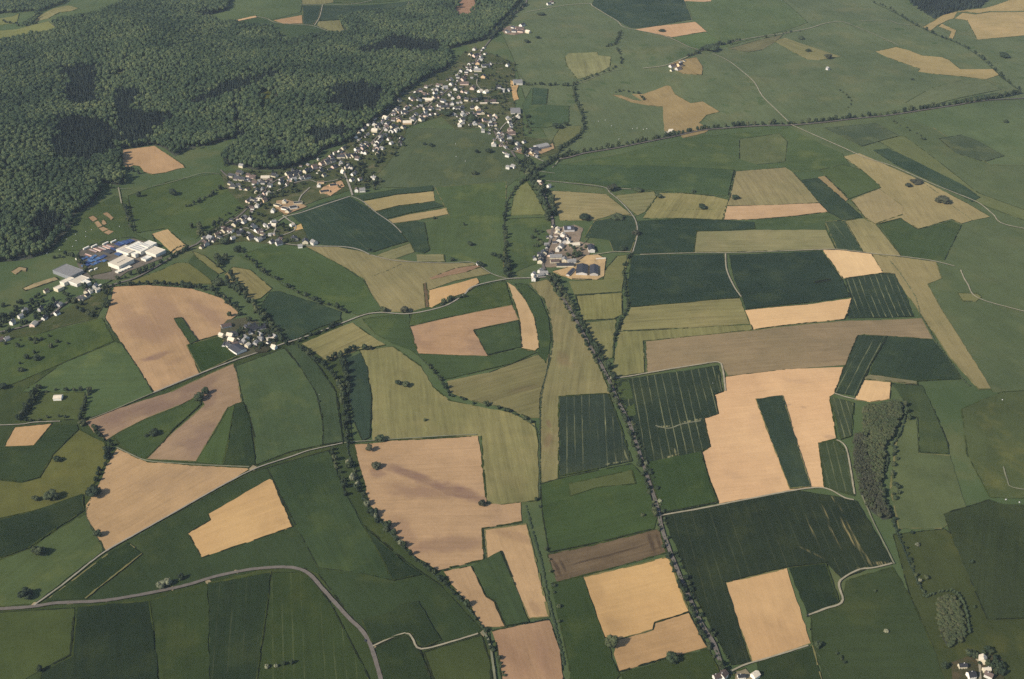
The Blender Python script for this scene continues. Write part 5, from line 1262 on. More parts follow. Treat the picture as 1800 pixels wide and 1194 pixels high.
def house(name, px, py, w, d, hw, hr, rot, wall, roof, label, cat, group, windows=0, chimney=True, solar=False):
    p = P(px, py)
    e = bpy.data.objects.new(name, None); COL.objects.link(e); e.empty_display_size = .5
    e.location = p; e.rotation_euler = (0, 0, rot)
    tag(e, label, cat, group)
    META.append((e, px, py))
    bm = bmesh.new()
    a, b = w / 2, d / 2
    v = [bm.verts.new(q) for q in ((-a, -b, -.8), (a, -b, -.8), (a, b, -.8), (-a, b, -.8), (-a, -b, hw), (a, -b, hw), (a, b, hw), (-a, b, hw), (-a, 0, hw + hr), (a, 0, hw + hr))]
    for q in ((0, 1, 5, 4), (2, 3, 7, 6), (1, 2, 6, 9, 5), (3, 0, 4, 8, 7), (0, 3, 2, 1)):
        bm.faces.new([v[i] for i in q])
    bm_obj('wall', bm, wall, e)
    bm = bmesh.new()
    ov, th = .45, .28
    k = hr / b
    ex = a + .35
    for s in (-1, 1):
        y0, z0 = s * (b + ov), hw - ov * k + .06
        q = [(-ex, y0, z0), (ex, y0, z0), (ex, 0, hw + hr + .06), (-ex, 0, hw + hr + .06)]
        lo_ = [bm.verts.new(c) for c in q]; up = [bm.verts.new((c[0], c[1], c[2] + th)) for c in q]
        fs = [lo_[::-1], up] + [[lo_[i], lo_[(i + 1) % 4], up[(i + 1) % 4], up[i]] for i in range(4) if i != 2]
        for f_ in fs: bm.faces.new(f_ if s < 0 else f_[::-1])
    ro = bm_obj('roof', bm, roof, e)
    if chimney:
        bm = bmesh.new(); cx = a * random.uniform(-.6, .6); box(bm, cx - .4, cx + .4, .3, 1.1, hw + hr * .55, hw + hr + 1.0)
        bm_obj('chimney', bm, MAT['wallg'], ro)
    if solar:
        bm = bmesh.new()
        q = [(-a * .35, -b * .9, hw + hr * .10 + .40), (a * .3, -b * .9, hw + hr * .10 + .40), (a * .3, -b * .12, hw + hr * .88 + .40), (-a * .35, -b * .12, hw + hr * .88 + .40)]
        lo_ = [bm.verts.new(c) for c in q]; up = [bm.verts.new((c[0], c[1], c[2] + .12)) for c in q]
        for f_ in [lo_[::-1], up] + [[lo_[i], lo_[(i + 1) % 4], up[(i + 1) % 4], up[i]] for i in range(4)]: bm.faces.new(f_)
        bm_obj('solar_panel', bm, MAT['solar'], ro)
    if windows:
        n = max(2, int(w / 3))
        for fl in range(2 if hw > 4.6 else 1):
            for i in range(n):
                x = -a + (i + .5) * w / n
                if fl == 0 and i == n // 2:
                    put('door', DOOR, e, (x, -b, 0), (1.1, 1, 2.1)); continue
                put('window', WIN, e, (x, -b, 1.7 + 2.7 * fl), (1.0, 1, 1.25))
        put('window', WIN, e, (a, 0, 1.8), (1.0, 1, 1.25), R(90))
        put('window', WIN, e, (-a, 0, 1.8), (1.0, 1, 1.25), R(-90))
    return e

WALLS = {'w': ('wall', 'white'), 'c': ('wallc', 'cream'), 'p': ('wallp', 'pink'), 'o': ('wallo', 'ochre'), 'g': ('wallg', 'grey')}
ROOFS = {'s': ('slate', 'slate'), 'b': ('brown', 'brown'), 'g': ('grey', 'grey'), 't': ('tan', 'pale')}
def street_angle(a, b):
    w = wpts([a, b]); v = w[1] - w[0]; return math.atan2(v[1], v[0])

def houses(desc, a, b, lst, spread=.25, flip=.25):
    """lst items: (x, y) or (x, y, w px) or (x, y, w px, 'wall roof' codes)"""
    base = street_angle(a, b)
    rr = random.Random(int(a[0] * 7 + b[1]))
    for it in lst:
        px, py = it[0], it[1]
        wp = it[2] if len(it) > 2 else rr.uniform(5.2, 7.2)
        code = it[3] if len(it) > 3 else rr.choices(('ws', 'wb', 'cs', 'ps', 'wg'), (36, 26, 16, 10, 12))[0]
        big = wp > 12
        w = max(9.0, wp * mpp(py) * 1.02)
        d = min(w * rr.uniform(.75, 1.0), 12.5) if not big else min(w * .55, 15)
        rot = base + rr.gauss(0, spread) + (R(90) if rr.random() < flip else 0)
        if big: rot = rr.uniform(-.12, .22)
        hw = rr.uniform(4.7, 6.4) if not big else rr.uniform(4.5, 6)
        hr = min(d * rr.uniform(.30, .44), 4.2)
        wn_, wl = WALLS[code[0]]; rn, rl = ROOFS[code[1]]
        size = 'long' if big else ('large' if wp >= 8.5 else ('small' if wp < 5.7 else 'gabled'))
        nm = 'house' if not big else 'long_house'
        house(nm, px, py + 1.0, w, d, hw, hr, rot, MAT[wn_], MAT[rn], f'{size} {wl} {rl}-roofed house {desc}', 'house', 'houses of the village', windows=1 if wp * 1.0 >= 9 and py > 300 else 0)

houses('at the north end of the village', (835,110), (860,70), [(834,88),(827,97),(836,99,11),(846,100),(845,106),(840,112,10,'ob'),(825,114),(854,117,14,'ws'),(838,120),(823,124),(829,125),(840,125,13,'cg'),(820,128),(810,126),(807,131),(805,137),(794,141),(793,149),(814,141,9,'pb'),(816,148,15,'pb'),(783,155,8),(862,114,5),(892,116,6,'wg'),(850,136,9,'os')])
houses('on the upper village street', (725,195), (815,135), [(831,156,12,'pb'),(813,162),(820,164),(844,162,8,'wt'),(854,163,9,'wt'),(877,154,8),(884,161,8,'wg'),(894,160,7,'wg'),(790,168),(796,174),(807,172),(820,177),(749,154),(739,160),(732,164),(745,167,8,'pb'),(730,168),(768,159),(765,165),(770,152),(801,158)])
houses('below the dark tree ring', (690,198), (760,178), [(722,174),(702,178,7),(737,177,8),(752,177,18,'ct'),(763,172),(779,179,8),(698,193),(713,193),(702,198),(716,190),(709,199,8),(748,193,7),(758,193,8),(748,198),(732,202),(758,203),(767,202),(749,205,8),(727,211,7),(741,212,8),(800,192,6),(783,190,14,'cs'),(772,187)])
houses('in the middle of the long street', (660,245), (700,205), [(693,201),(692,212,7,'gb'),(702,213,10,'ob'),(716,217,15,'ot'),(690,224,11,'cs'),(689,232,10,'ws'),(697,231,10,'wt'),(709,225,7),(705,245,7),(703,254,9),(678,209,9,'wt'),(671,218),(665,221,10,'cs'),(648,220),(658,219,9),(638,229,7),(632,235,6),(626,242,6),(659,231,10,'ct'),(680,219,7),(680,225),(679,229)])
houses('by the village crossroads', (850,213), (886,258), [(795,184),(810,181),(812,190),(805,192,7),(830,191),(835,204),(843,200,10),(840,193,12,'ot'),(848,200,9),(831,201,7),(815,203,10),(813,212,8),(812,217,8,'wt'),(808,222,7,'wt'),(835,219,8),(847,223,9),(851,213,6),(849,232,6,'wg'),(862,215,7),(868,212),(870,207,9,'pt')])
houses('on the lane to the eastern farm', (880,228), (900,262), [(894,210,9,'cg'),(896,216),(898,220),(899,224),(897,230,9,'pb'),(898,236,15,'pb'),(871,228),(877,235),(883,237),(878,240),(880,244),(895,243,8),(901,251),(868,256,8,'wt'),(862,221),(871,221),(883,249),(911,207,7,'wt')])
houses('at the eastern farm yard', (905,272), (955,285), [(909,254,7,'wg'),(921,251,5),(910,262,6),(918,261,12,'cs'),(922,267,6,'cs'),(935,269,6,'cs'),(943,271,5,'ws'),(903,294,9,'wg'),(892,275,7,'wg'),(893,296,6,'wg')])
houses('in the hillside gardens under the wood', (620,272), (660,245), [(669,240,6),(677,239,7),(670,244,7),(669,247,7),(665,251,9),(661,256,7),(663,262,8),(672,262,7),(644,254),(637,257),(637,262,7),(628,264,9),(638,269),(643,270),(664,271),(656,265,6),(688,253,5,'wg'),(684,246,5)])
houses('along the lower main street', (560,297), (620,272), [(604,262,7),(598,268),(589,271),(582,277),(577,282),(600,277,14,'cs'),(612,276,10,'cs'),(622,275,10,'cs'),(629,280,8),(575,287,10,'cs'),(585,285,10,'cs'),(566,289,9,'pb'),(587,295,8),(564,302,8),(570,310,5),(610,296,7,'wt'),(617,297,5),(621,308,6),(624,306,6),(619,318,8),(633,317,6),(656,313,7),(659,315,5,'wg')], spread=.12, flip=.05)
houses('in the terrace rows below the forest', (405,314), (480,322), [(425,293,8,'cg'),(422,305,10),(408,311,11,'cs'),(418,315,11,'cs'),(426,317,9,'cs'),(437,310,7,'pb'),(445,313,11,'pb'),(434,316),(405,324,7),(410,330,8),(420,328,5),(449,324,9),(462,323,8),(467,314,15,'ct'),(483,310,10,'cs'),(475,328,6)], spread=.15, flip=.08)
houses('on the bend of the lower main street', (500,312), (560,297), [(507,308,9,'cs'),(516,306,9,'cs'),(522,305,8,'cs'),(511,313,8),(520,310,8,'cs'),(527,309,6),(517,318,9),(530,315,6,'wg'),(540,313,12,'ws'),(538,303,9,'cs'),(545,300,7,'cs'),(553,295,9,'pb'),(495,319,7),(494,323,7),(506,326,5)], spread=.15, flip=.08)
houses('at the lower village centre', (436,366), (468,332), [(452,338,10,'cs'),(462,335,7),(466,342),(472,342,8,'wt'),(442,353,9,'cs'),(451,354),(457,354,9,'ot'),(460,348,8),(465,354,8,'ob'),(469,350),(444,368,7,'wb'),(452,364,6,'wt'),(436,355,5),(480,373,4,'wt')])
houses('at the low end of the village', (375,408), (420,381), [(425,387,6),(420,392,7),(432,384,6),(440,386,6),(413,397,9,'cs'),(395,407,11,'cb'),(406,408,9,'wb'),(382,415,9,'cb'),(370,420,10,'gg'),(362,430,12,'gb'),(429,392,6)])
houses('on the loop lane above the green field', (430,410), (480,398), [(447,400,9,'ws'),(453,407,9,'ws'),(459,407,8),(422,412,11,'ws'),(410,420,5,'wg'),(441,420,10,'cs'),(456,423,9,'wg'),(463,419,7),(478,427,7,'ws'),(491,430,11,'ws'),(518,422,11,'cs'),(537,427,11,'cs'),(552,428,10,'wg'),(528,435,5,'wg'),(479,398,13,'ct'),(481,392,9,'wg'),(474,399,6),(467,398,7),(514,397,7,'wt')])
houses('with a black roof in the new building plots', (583,345), (600,325), [(561,328,6,'wt'),(500,357,4,'ct'),(506,373,5,'cs')], spread=.1, flip=0)
houses('beside the wide pale side street', (605,300), (620,345), [(610,297,7,'cs'),(616,299,5,'wt'),(603,304,5,'wt'),(627,336,8,'wb'),(637,336,10,'wg'),(600,288,5)])
houses('of the farm hamlet west of the road', (960,445), (972,400), [(951,455,10,'cs'),(956,446,10,'cs'),(949,449,8,'ws'),(950,461,10,'cs'),(956,482,14,'wg'),(938,484,7,'wg'),(950,478,9,'wg'),(938,492,9,'wt'),(940,456,6,'ws')], spread=.15)
houses('of the farm hamlet east of the road', (960,445), (972,400), [(980,405,8,'ct'),(980,412,8,'ct'),(989,415,8,'wt'),(983,424,10,'ws'),(993,426,10,'gs'),(980,441,8,'wt'),(986,435,11,'wg'),(996,420,9,'wb'),(977,453,21,'cg'),(975,461,15,'cb'),(992,459,10,'cg'),(1010,432,17,'ct'),(999,427,6,'wt'),(1005,462,14,'wg')], spread=.1, flip=0)
houses('in the bottom corner hamlet', (1690,1175), (1735,1165), [(1691,1173,14,'cs'),(1726,1163,12,'ct'),(1733,1180,13,'ct'),(1706,1190,12,'ws'),(1737,1190,12,'wb')], flip=.3)
houses('by the bottom edge of the straight road', (1290,1190), (1310,1180), [(1303,1192,13,'ws'),(1327,1190,8,'wt'),(1260,1193,12,'wb'),(1271,1190,5,'wb')])
houses('among the left hand gardens', (20,590), (100,545), [(79,561,9,'ws'),(101,553,8,'ws'),(60,572,12,'pt'),(23,569,7,'wg'),(37,558,5,'wg'),(2,599,9,'pb'),(100,537,7,'ws'),(106,538,6,'gg'),(72,545,5,'gs'),(45,549,8,'gg'),(13,598,6,'gg')])
houses('in the yard near the factory offices', (120,532), (160,510), [(144,527,10,'cs'),(154,522,8,'cs'),(153,515,7,'cb'),(160,514,4,'wt'),(172,512,5,'wt'),(82,513,8,'cb'),(168,505,6,'gg')])
houses('standing alone by the valley track', (830,463), (865,483), [(841,466,6,'ws')], flip=0)
houses('at the top farm', (890,50), (925,55), [(892,57,7,'ws'),(904,56,8,'ws'),(902,49,6,'ws'),(918,45,11,'ws'),(913,52,13,'pb'),(928,57,8,'ct'),(915,56,10,'pb')])
houses('at the far top edge', (960,8), (975,5), [(965,8,7,'ws'),(970,5,6,'wb')])
houses('at the far farmyard', (1175,118), (1200,115), [(1182,117,11,'gb'),(1192,122,9,'gb'),(1195,116,9,'os'),(1179,232,7,'wt'),(1172,236,6,'wt')])
houses('beside the pond of trees in the far pasture', (1450,120), (1460,118), [(1455,122,3.5,'gg')])
houses('of the lower farm', (400,590), (430,600), [(402,609,8,'ws'),(390,592,9,'ct'),(405,592,11,'ct'),(408,601,12,'oo'[0]+'t'),(482,612,7,'wt'),(433,597,5,'wg'),(430,603,6,'gg'),(436,610,9,'ct'),(450,605,6,'gg'),(458,598,6,'gg')])
houses('by the road bend near the hamlet pool', (950,330), (960,322), [(951,326,7,'pb'),(965,329,6,'wg'),(948,322,5,'wt')])

EXTRA = []
for (a, b, n, wd) in (((405,318),(480,326),14,14), ((500,316),(600,280),16,12), ((600,282),(690,215),26,14), ((640,236),(700,186),10,8), ((690,212),(770,172),30,18), ((770,172),(830,122),18,14), ((830,122),(850,84),10,9), ((770,185),(850,214),26,15), ((850,214),(900,262),22,15), ((436,366),(470,336),12,10), ((350,432),(430,384),14,10), ((420,408),(500,425),10,8), ((960,450),(974,400),10,12), ((905,262),(950,276),8,7), ((395,600),(430,606),9,9), ((430,575),(480,605),12,14), ((1178,120),(1210,112),5,6)):
    rr = random.Random(int(a[0] + b[0])); nx, ny = -(b[1] - a[1]), (b[0] - a[0]); ll = math.hypot(nx, ny)
    for i in range(n):
        t = (i + rr.random()) / n; q = rr.uniform(-1, 1) * wd
        EXTRA.append((a[0] + (b[0] - a[0]) * t + nx / ll * q, a[1] + (b[1] - a[1]) * t + ny / ll * q, a, b, rr.random()))
for (px, py, a, b, t) in EXTRA:
    rr = random.Random(int(px * 13 + py * 7))
    w = rr.uniform(6, 11); d = rr.uniform(4.5, 7.5)
    wn_ = rr.choice(('wallg', 'wallg', 'wallc', 'wall', 'wallp')); rn = rr.choice(('slate', 'brown', 'brown', 'slate', 'grey'))
    house('outbuilding', px, py, w, d, rr.uniform(2.6, 4.2), d * rr.uniform(.28, .42), street_angle(a, b) + rr.gauss(0, .3) + (R(90) if rr.random() < .4 else 0), MAT[wn_], MAT[rn],
          f"small {dict(wallg='grey', wallc='cream', wall='white', wallp='pink')[wn_]} outbuilding with {dict(slate='slate', brown='brown', grey='grey')[rn]} roof {where(px, py)}", 'outbuilding', 'outbuildings among the village houses', chimney=False)

def barn(px, py, wp, dm, rot, wall, roof, label, hw=6, hr=3.2, name='barn', cat='barn', solar=False, k=1.0):
    return house(name, px, py, wp * mpp(py) * k, dm, hw, hr, rot, MAT[wall], MAT[roof], label, cat, 'barns and sheds', chimney=False, solar=solar)
RA = R(90)
barn(1000, 405, 18, 20, .06, 'wallg', 'slate', 'big dark barn with pale solar panels behind the farm hamlet', solar=True)
barn(1039, 440, 20, 13, RA + .05, 'wall', 'slate', 'dark roofed barn with a white gable right of the hamlet green')
barn(993, 468, 30, 12, .02, 'wallc', 'slate', 'long low byre with a cream front in the farm hamlet', 4, 2.6)
barn(1023, 477, 34, 22, RA - .10, 'wallg', 'slate', 'wide dark livestock barn in the sandy yard', 5, 3)
barn(1044, 478, 34, 16, RA - .08, 'wallg', 'slate', 'narrower dark livestock barn at the end of the sandy yard', 5, 3)
barn(1003, 481, 26, 7, RA - .45, 'wallg', 'slate', 'narrow dark shed beside the sandy yard', 4, 1.6)
barn(910, 147, 16, 34, .06, 'wall', 'grey', 'big grey shed with a white front beside the upper village', 6.5, 2.6)
barn(906, 197, 17, 40, .04, 'wall', 'grey', 'greenhouse like grey shed below the village gardens', 4.5, 1.8)
barn(910, 208, 7, 10, .04, 'wall', 'tan', 'small white hut in front of the grey greenhouse shed', 5, 1.6)
barn(952, 260, 25, 20, .55, 'wallg', 'grey', 'grey barn standing oblique at the eastern farm', 6, 3)
barn(939, 265, 14, 22, .5, 'wallg', 'slate', 'dark barn beside the oblique grey barn', 5, 3)
barn(854, 118, 13, 14, .12, 'wall', 'slate', 'dark long byre with a white front at the north end of the village', 5, 2.6)
barn(834, 178, 12, 14, .1, 'wallg', 'slate', 'dark hall roof in the village middle', 6, 3)
barn(418, 617, 26, 20, -.78, 'wall', 'slate', 'dark slate barn across the lower farm front', 5, 3)
barn(450, 579, 34, 15, .38, 'wallg', 'slate', 'long dark barn at the back of the lower farm', 5, 3)
barn(410, 590, 16, 12, .2, 'wallc', 'slate', 'dark roofed byre by the pale yard of the lower farm', 5, 3)
barn(398, 575, 17, 12, .45, 'wallg', 'brown', 'brown roofed shed at the corner of the lower farm', 4, 2)
barn(475, 598, 13, 14, .4, 'wallg', 'tan', 'pale domed silage heap shed at the lower farm', 2.5, 2.5)
barn(103, 702, 14, 11, .06, 'wall', 'tan', 'white chapel like hut in the hedged green plot', 5, 2.4, 'chapel', 'hut')
barn(950, 486, 13, 7, .35, 'wallg', 'grey', 'grey shed by the roadside south of the hamlet', 4, 2)
barn(1056, 456, 17, 5, .15, 'wallg', 'tan', 'low pale clamp wall by the hamlet track', 2, .8)
barn(860, 183, 33, 5, .03, 'wallc', 'tan', 'very long low pale shed in the village gardens', 3.2, 1.0)
barn(862, 179, 20, 22, .03, 'wallg', 'brown', 'tan roofed riding hall beside the long pale shed', 3, 1)

def flat_block(name, px, py, poly_m, h, wall, roof, label, cat, group, rot=0.0, extras=()):
    """flat roofed block: wall box, roof slab with parapet, optional roof pieces"""
    p = P(px, py)
    e = bpy.data.objects.new(name, None); COL.objects.link(e); e.location = p; e.rotation_euler = (0, 0, rot)
    tag(e, label, cat, group); META.append((e, px, py))
    (w, d) = poly_m; a, b = w / 2, d / 2
    bm = bmesh.new(); box(bm, -a, a, -b, b, -1.5, h); bm_obj('wall', bm, MAT[wall], e)
    bm = bmesh.new(); box(bm, -a + .25, a - .25, -b + .25, b - .25, h + .003, h + .18); ro = bm_obj('roof', bm, MAT[roof], e)
    bm = bmesh.new()
    for q in ((-a - .1, a + .1, -b - .1, -b + .24), (-a - .1, a + .1, b - .24, b + .1), (-a - .1, -a + .24, -b + .24, b - .24), (a - .24, a + .1, -b + .24, b - .24)):
        box(bm, *q, h - .3, h + .7)
    bm_obj('parapet', bm, MAT[wall], e)
    for (nm, x0, x1, y0, y1, hh, mt) in extras:
        bm = bmesh.new(); box(bm, x0 * a, x1 * a, y0 * b, y1 * b, h + .19, h + .19 + hh); bm_obj(nm, bm, MAT[mt], ro)
    return e
for (px, py, w, d, an, wl) in ((571, 339, 21, 13, .32, 'wallo'), (586, 328, 17, 14, .32, 'wallo'), (564, 323, 15, 8, .1, 'wallo'), (488, 363, 15, 9, -.5, 'wallc'), (501, 369, 15, 10, -.45, 'wall'), (516, 367, 17, 12, .35, 'wall'), (524, 359, 19, 10, .25, 'wallc')):
    flat_block('new_house', px, py, (w, d), 4.2, wl, 'black', 'new house with a flat black roof on a bare sandy building plot', 'house', 'new houses with flat black roofs', an)
FA = street_angle((165, 492), (285, 432))
G5 = 'factory halls'
vents = [('skylight', -.8 + .4 * i, -.68 + .4 * i, -.6, .6, .5, 'steel') for i in range(5)]
flat_block('factory_hall', 214, 466, (38, 32), 9, 'white', 'tan', 'big white factory hall with a flat pale roof and ridge strip', 'factory', G5, FA, [('roof_ridge', -.62, .5, -.08, .02, .8, 'tan')])
flat_block('factory_hall', 224, 444, (24, 36), 7, 'white', 'tan', 'pale grey flat hall in the middle of the factory', 'factory', G5, FA, vents[:3])
flat_block('factory_hall', 246, 440, (32, 44), 8, 'white', 'white', 'white hall at the back of the factory', 'factory', G5, FA, vents)
flat_block('factory_hall', 273, 446, (26, 34), 7, 'white', 'tan', 'tan roofed hall at the end of the factory', 'factory', G5, FA)
flat_block('factory_hall', 262, 436, (24, 24), 9, 'white', 'white', 'tallest white block in the factory', 'factory', G5, FA, vents[:2])
flat_block('factory_hall', 216, 455, (46, 7), 4, 'white', 'white', 'long low white passage block of the factory', 'factory', G5, FA)
flat_block('factory_hall', 258, 457, (16, 14), 5, 'white', 'white', 'small white annexe in front of the factory', 'factory', G5, FA, vents[:2])
flat_block('factory_hall', 238, 452, (8, 12), 8, 'white', 'white', 'narrow white silo block in the factory', 'factory', G5, FA)
flat_block('storage_hall', 121, 481, (32, 52), 7, 'steel', 'grey', 'large grey metal hall beside the factory yard', 'hall', G5, FA, [('roof_seam', -1 + .25 * i, -.985 + .25 * i, -.97, .97, .12, 'steel') for i in range(1, 8)])
flat_block('office_block', 119, 498, (24, 13), 7, 'white', 'tan', 'white office block in front of the grey hall', 'office', G5, FA)
flat_block('office_block', 140, 497, (30, 24), 6, 'wall', 'tan', 'pinkish flat office block near the grey hall', 'office', G5, FA)
flat_block('office_block', 152, 501, (10, 18), 7, 'white', 'white', 'white end block of the factory offices', 'office', G5, FA)
flat_block('office_block', 104, 510, (14, 13), 6, 'wallc', 'tan', 'cream block left of the offices', 'office', G5, FA)
# low sheds with many small roofs in front of the white hall
for i in range(5):
    flat_block('small_shed', 207 + 5.2 * i, 480 - 2.2 * i, (4.5, 9), 3, 'white', 'white', 'small white shed in the row at the foot of the white hall', 'shed', 'row of small white sheds', FA)
# stacked blue crates, goods rows and trailers in the factory yard
def stack(px, py, w, d, h, mats, label, group, n):
    p = P(px, py)
    e = bpy.data.objects.new('crate_stack', None); COL.objects.link(e); e.location = p; e.rotation_euler = (0, 0, FA)
    tag(e, label, 'crate stack', group); META.append((e, px, py))
    for i in range(n):
        hh = h * random.uniform(.6, 1.1)
        bm = bmesh.new(); x0 = -w / 2 + i * w / n
        box(bm, x0, x0 + w / n * .88, -d / 2, d / 2, -.5, hh)
        bm_obj('crate', bm, MAT[random.choice(mats)], e)
bl = ('blue', 'blue', 'navy')
for (px, py, w, d) in ((156, 462, 20, 12), (153, 467, 18, 12), (160, 456, 12, 9), (172, 457, 16, 10), (170, 464, 20, 8), (181, 453, 14, 10), (184, 460, 10, 8), (150, 455, 12, 7), (166, 452, 10, 7)):
    stack(px, py, w, d, 3, bl, 'stack of bright blue crates in the factory yard', 'blue crate stacks', 6)
for (px, py, w, d) in ((211, 430, 14, 18), (220, 428, 14, 18), (229, 425, 12, 16), (209, 448, 10, 14)):
    stack(px, py, w, d, 3, ('navy', 'navy', 'blue'), 'dark blue crate stack behind the pale hall', 'dark crate stacks', 6)
for (px, py) in ((164, 442), (172, 440), (180, 438), (188, 436), (194, 434), (157, 450)):
    stack(px, py, 5, 22, 2.2, ('red', 'wallp', 'red', 'wallg'), 'rust red row of goods in the factory yard', 'rust red goods rows', 3)
stack(196, 441, 26, 20, 3, ('slate', 'navy', 'slate'), 'dark covered goods in the yard centre', 'dark goods', 5)

def trailer(px, py, L_, rot, label, group):
    p = P(px, py)
    e = bpy.data.objects.new('box_trailer', None); COL.objects.link(e); e.location = p; e.rotation_euler = (0, 0, rot)
    tag(e, label, 'trailer', group); META.append((e, px, py))
    bm = bmesh.new(); box(bm, -L_ / 2, L_ / 2, -1.6, 1.6, 1.1, 4.2); bm_obj('body', bm, MAT['white'], e)
    bm = bmesh.new(); box(bm, -L_ / 2 + .3, L_ / 2 - .3, -1.1, 1.1, .75, 1.09); bm_obj('chassis', bm, MAT['steel'], e)
    for sx in (-1, 1):
        for sy in (-1, 1):
            bm = bmesh.new()
            bmesh.ops.create_cone(bm, cap_ends=True, segments=12, radius1=.5, radius2=.5, depth=.35, matrix=Matrix.Translation((sx * L_ * .32, sy * 1.1, .5)) @ Matrix.Rotation(RA, 4, 'X'))
            bm_obj('wheel', bm, MAT['slate'], e)
for (px, py, L_) in ((152, 438, 14), (166, 434.5, 14), (186, 430, 14), (200, 426.5, 13), (136.5, 458, 9)):
    trailer(px, py, L_, FA if L_ > 10 else FA + RA, 'white box trailer parked along the rim of the factory yard', 'white trailers')
for (px, py) in ((160, 478), (169, 475), (150, 500), (176, 504)):
    trailer(px, py, 7, FA, 'short white lorry box on the factory grass', 'short lorries')

def car(px, py, rot, label):
    p = P(px, py); e = bpy.data.objects.new('car', None); COL.objects.link(e); e.location = (p.x, p.y, p.z + 2.16); e.rotation_euler = (0, 0, rot)
    tag(e, label, 'car', None); META.append((e, px, py))
    bm = bmesh.new()
    prof = [(-2.1, .35), (2.1, .35), (2.15, .75), (1.2, .9), (-2.0, .95)]
    lo_ = [bm.verts.new((x, -.85, z)) for x, z in prof]; up = [bm.verts.new((x, .85, z)) for x, z in prof]
    bm.faces.new(lo_); bm.faces.new(up[::-1])
    for i in range(5): bm.faces.new((lo_[i], up[i], up[(i + 1) % 5], lo_[(i + 1) % 5]))
    bm_obj('body', bm, MAT['slate'], e)
    bm = bmesh.new()
    prof = [(-1.9, .96), (1.1, .93), (.4, 1.45), (-1.5, 1.45)]
    lo_ = [bm.verts.new((x, -.72 + (.12 if z > 1.2 else 0), z)) for x, z in prof]; up = [bm.verts.new((x, .72 - (.12 if z > 1.2 else 0), z)) for x, z in prof]
    bm.faces.new(lo_); bm.faces.new(up[::-1])
    for i in range(4): bm.faces.new((lo_[i], up[i], up[(i + 1) % 4], lo_[(i + 1) % 4]))
    bm_obj('cabin', bm, MAT['glass'], e)
    for sx in (-1.3, 1.3):
        for sy in (-.8, .8):
            bm = bmesh.new()
            bmesh.ops.create_cone(bm, cap_ends=True, segments=12, radius1=.33, radius2=.33, depth=.22, matrix=Matrix.Translation((sx, sy, .33)) @ Matrix.Rotation(RA, 4, 'X'))
            bm_obj('wheel', bm, MAT['slate'], e)
for (px, py, a, b) in ((600, 280, (590, 285), (620, 272)), (700, 206, (680, 222), (700, 205)), (536, 304, (530, 305), (560, 297)), (812, 138, (800, 148), (815, 135)), (873, 241, (865, 226), (875, 244)), (409, 388, (400, 393), (420, 381)), (961, 440, (968, 420), (960, 445))):
    car(px, py, street_angle(a, b), 'small dark car on the village street ' + where(px, py))
car(642.5, 1129, street_angle((630, 1110), (655, 1140)), 'dark car driving on the curved grey road near the gravel track')

# wrapped bales, grazing white animals' shelter dots in the forest meadow
def bale(px, py, s, label, group):
    p = P(px, py); bm = bmesh.new()
    bmesh.ops.create_cone(bm, cap_ends=True, segments=14, radius1=s * .62, radius2=s * .62, depth=s * 1.1, matrix=Matrix.Translation((0, 0, s * .58)) @ Matrix.Rotation(RA, 4, 'X'))
    bmesh.ops.bevel(bm, geom=[e for e in bm.edges if e.is_boundary or e.calc_face_angle(0) > 1], offset=s * .06, segments=2, affect='EDGES')
    o = bm_obj('wrapped_bale', bm, MAT['bale'], None)
    o.location = p; o.rotation_euler = (0, 0, random.uniform(0, 3))
    tag(o, label, 'bale', group); META.append((o, px, py))
for (px, py) in ((133,413),(151,408),(161,405),(117,421),(151,417),(134,424),(128,434),(116,443),(105,440),(210,399),(187,443),(83,446)):
    bale(px, py, 1.5, 'white wrapped bale lying on the meadow by the forest', 'white bales by the forest')
for (px, py) in ((1064,212),(1052,214),(1075,222),(1112,227),(1120,226),(1137,227),(1131,228),(1088,245)):
    bale(px, py, 1.5, 'white wrapped bale in the far pasture below the star field', 'white bales in the far pasture')
for (px, py) in ((801,254),(802,276),(818,284),(561,695),(1253,675),(1768,879),(1792,884),(1762,704)):
    bale(px, py, 1.5, 'white wrapped bale lying alone in a field', 'single white bales')

# hedges: continuous clipped or ditch hedges, one thing each
def hedge(pts, w, h, label, pale=False, seed=0):
    rng = random.Random(seed)
    line = resample(world_line(pts), 2.4)
    bm = bmesh.new()
    c0 = line[len(line) // 2]; z0 = float(H(*c0))
    for p in line:
        if rng.random() < .1: continue
        x, y = p[0] + rng.uniform(-.6, .6), p[1] + rng.uniform(-.6, .6)
        s = w * rng.uniform(.6, 1.2); hh = h * rng.uniform(.55, 1.15)
        m = Matrix.Translation((x - c0[0], y - c0[1], float(H(x, y)) - z0 + hh * .42)) @ Matrix.Rotation(rng.uniform(0, 6), 4, 'Z') @ Matrix.Diagonal((s, s, hh * .6, 1))
        r = bmesh.ops.create_icosphere(bm, subdivisions=1, radius=1, matrix=m)
        for v in r['verts']:
            v.co += Vector((rng.uniform(-.2, .2) * s, rng.uniform(-.2, .2) * s, rng.uniform(-.15, .15) * hh))
    e = bpy.data.objects.new('hedge', None); COL.objects.link(e); e.location = (c0[0], c0[1], z0)
    tag(e, label, 'hedge', 'hedges along field edges')
    bm_obj('foliage', bm, MAT['pale' if pale else 'leaf'], e)
    META.append((e, sum(p[0] for p in pts) / len(pts), sum(p[1] for p in pts) / len(pts)))
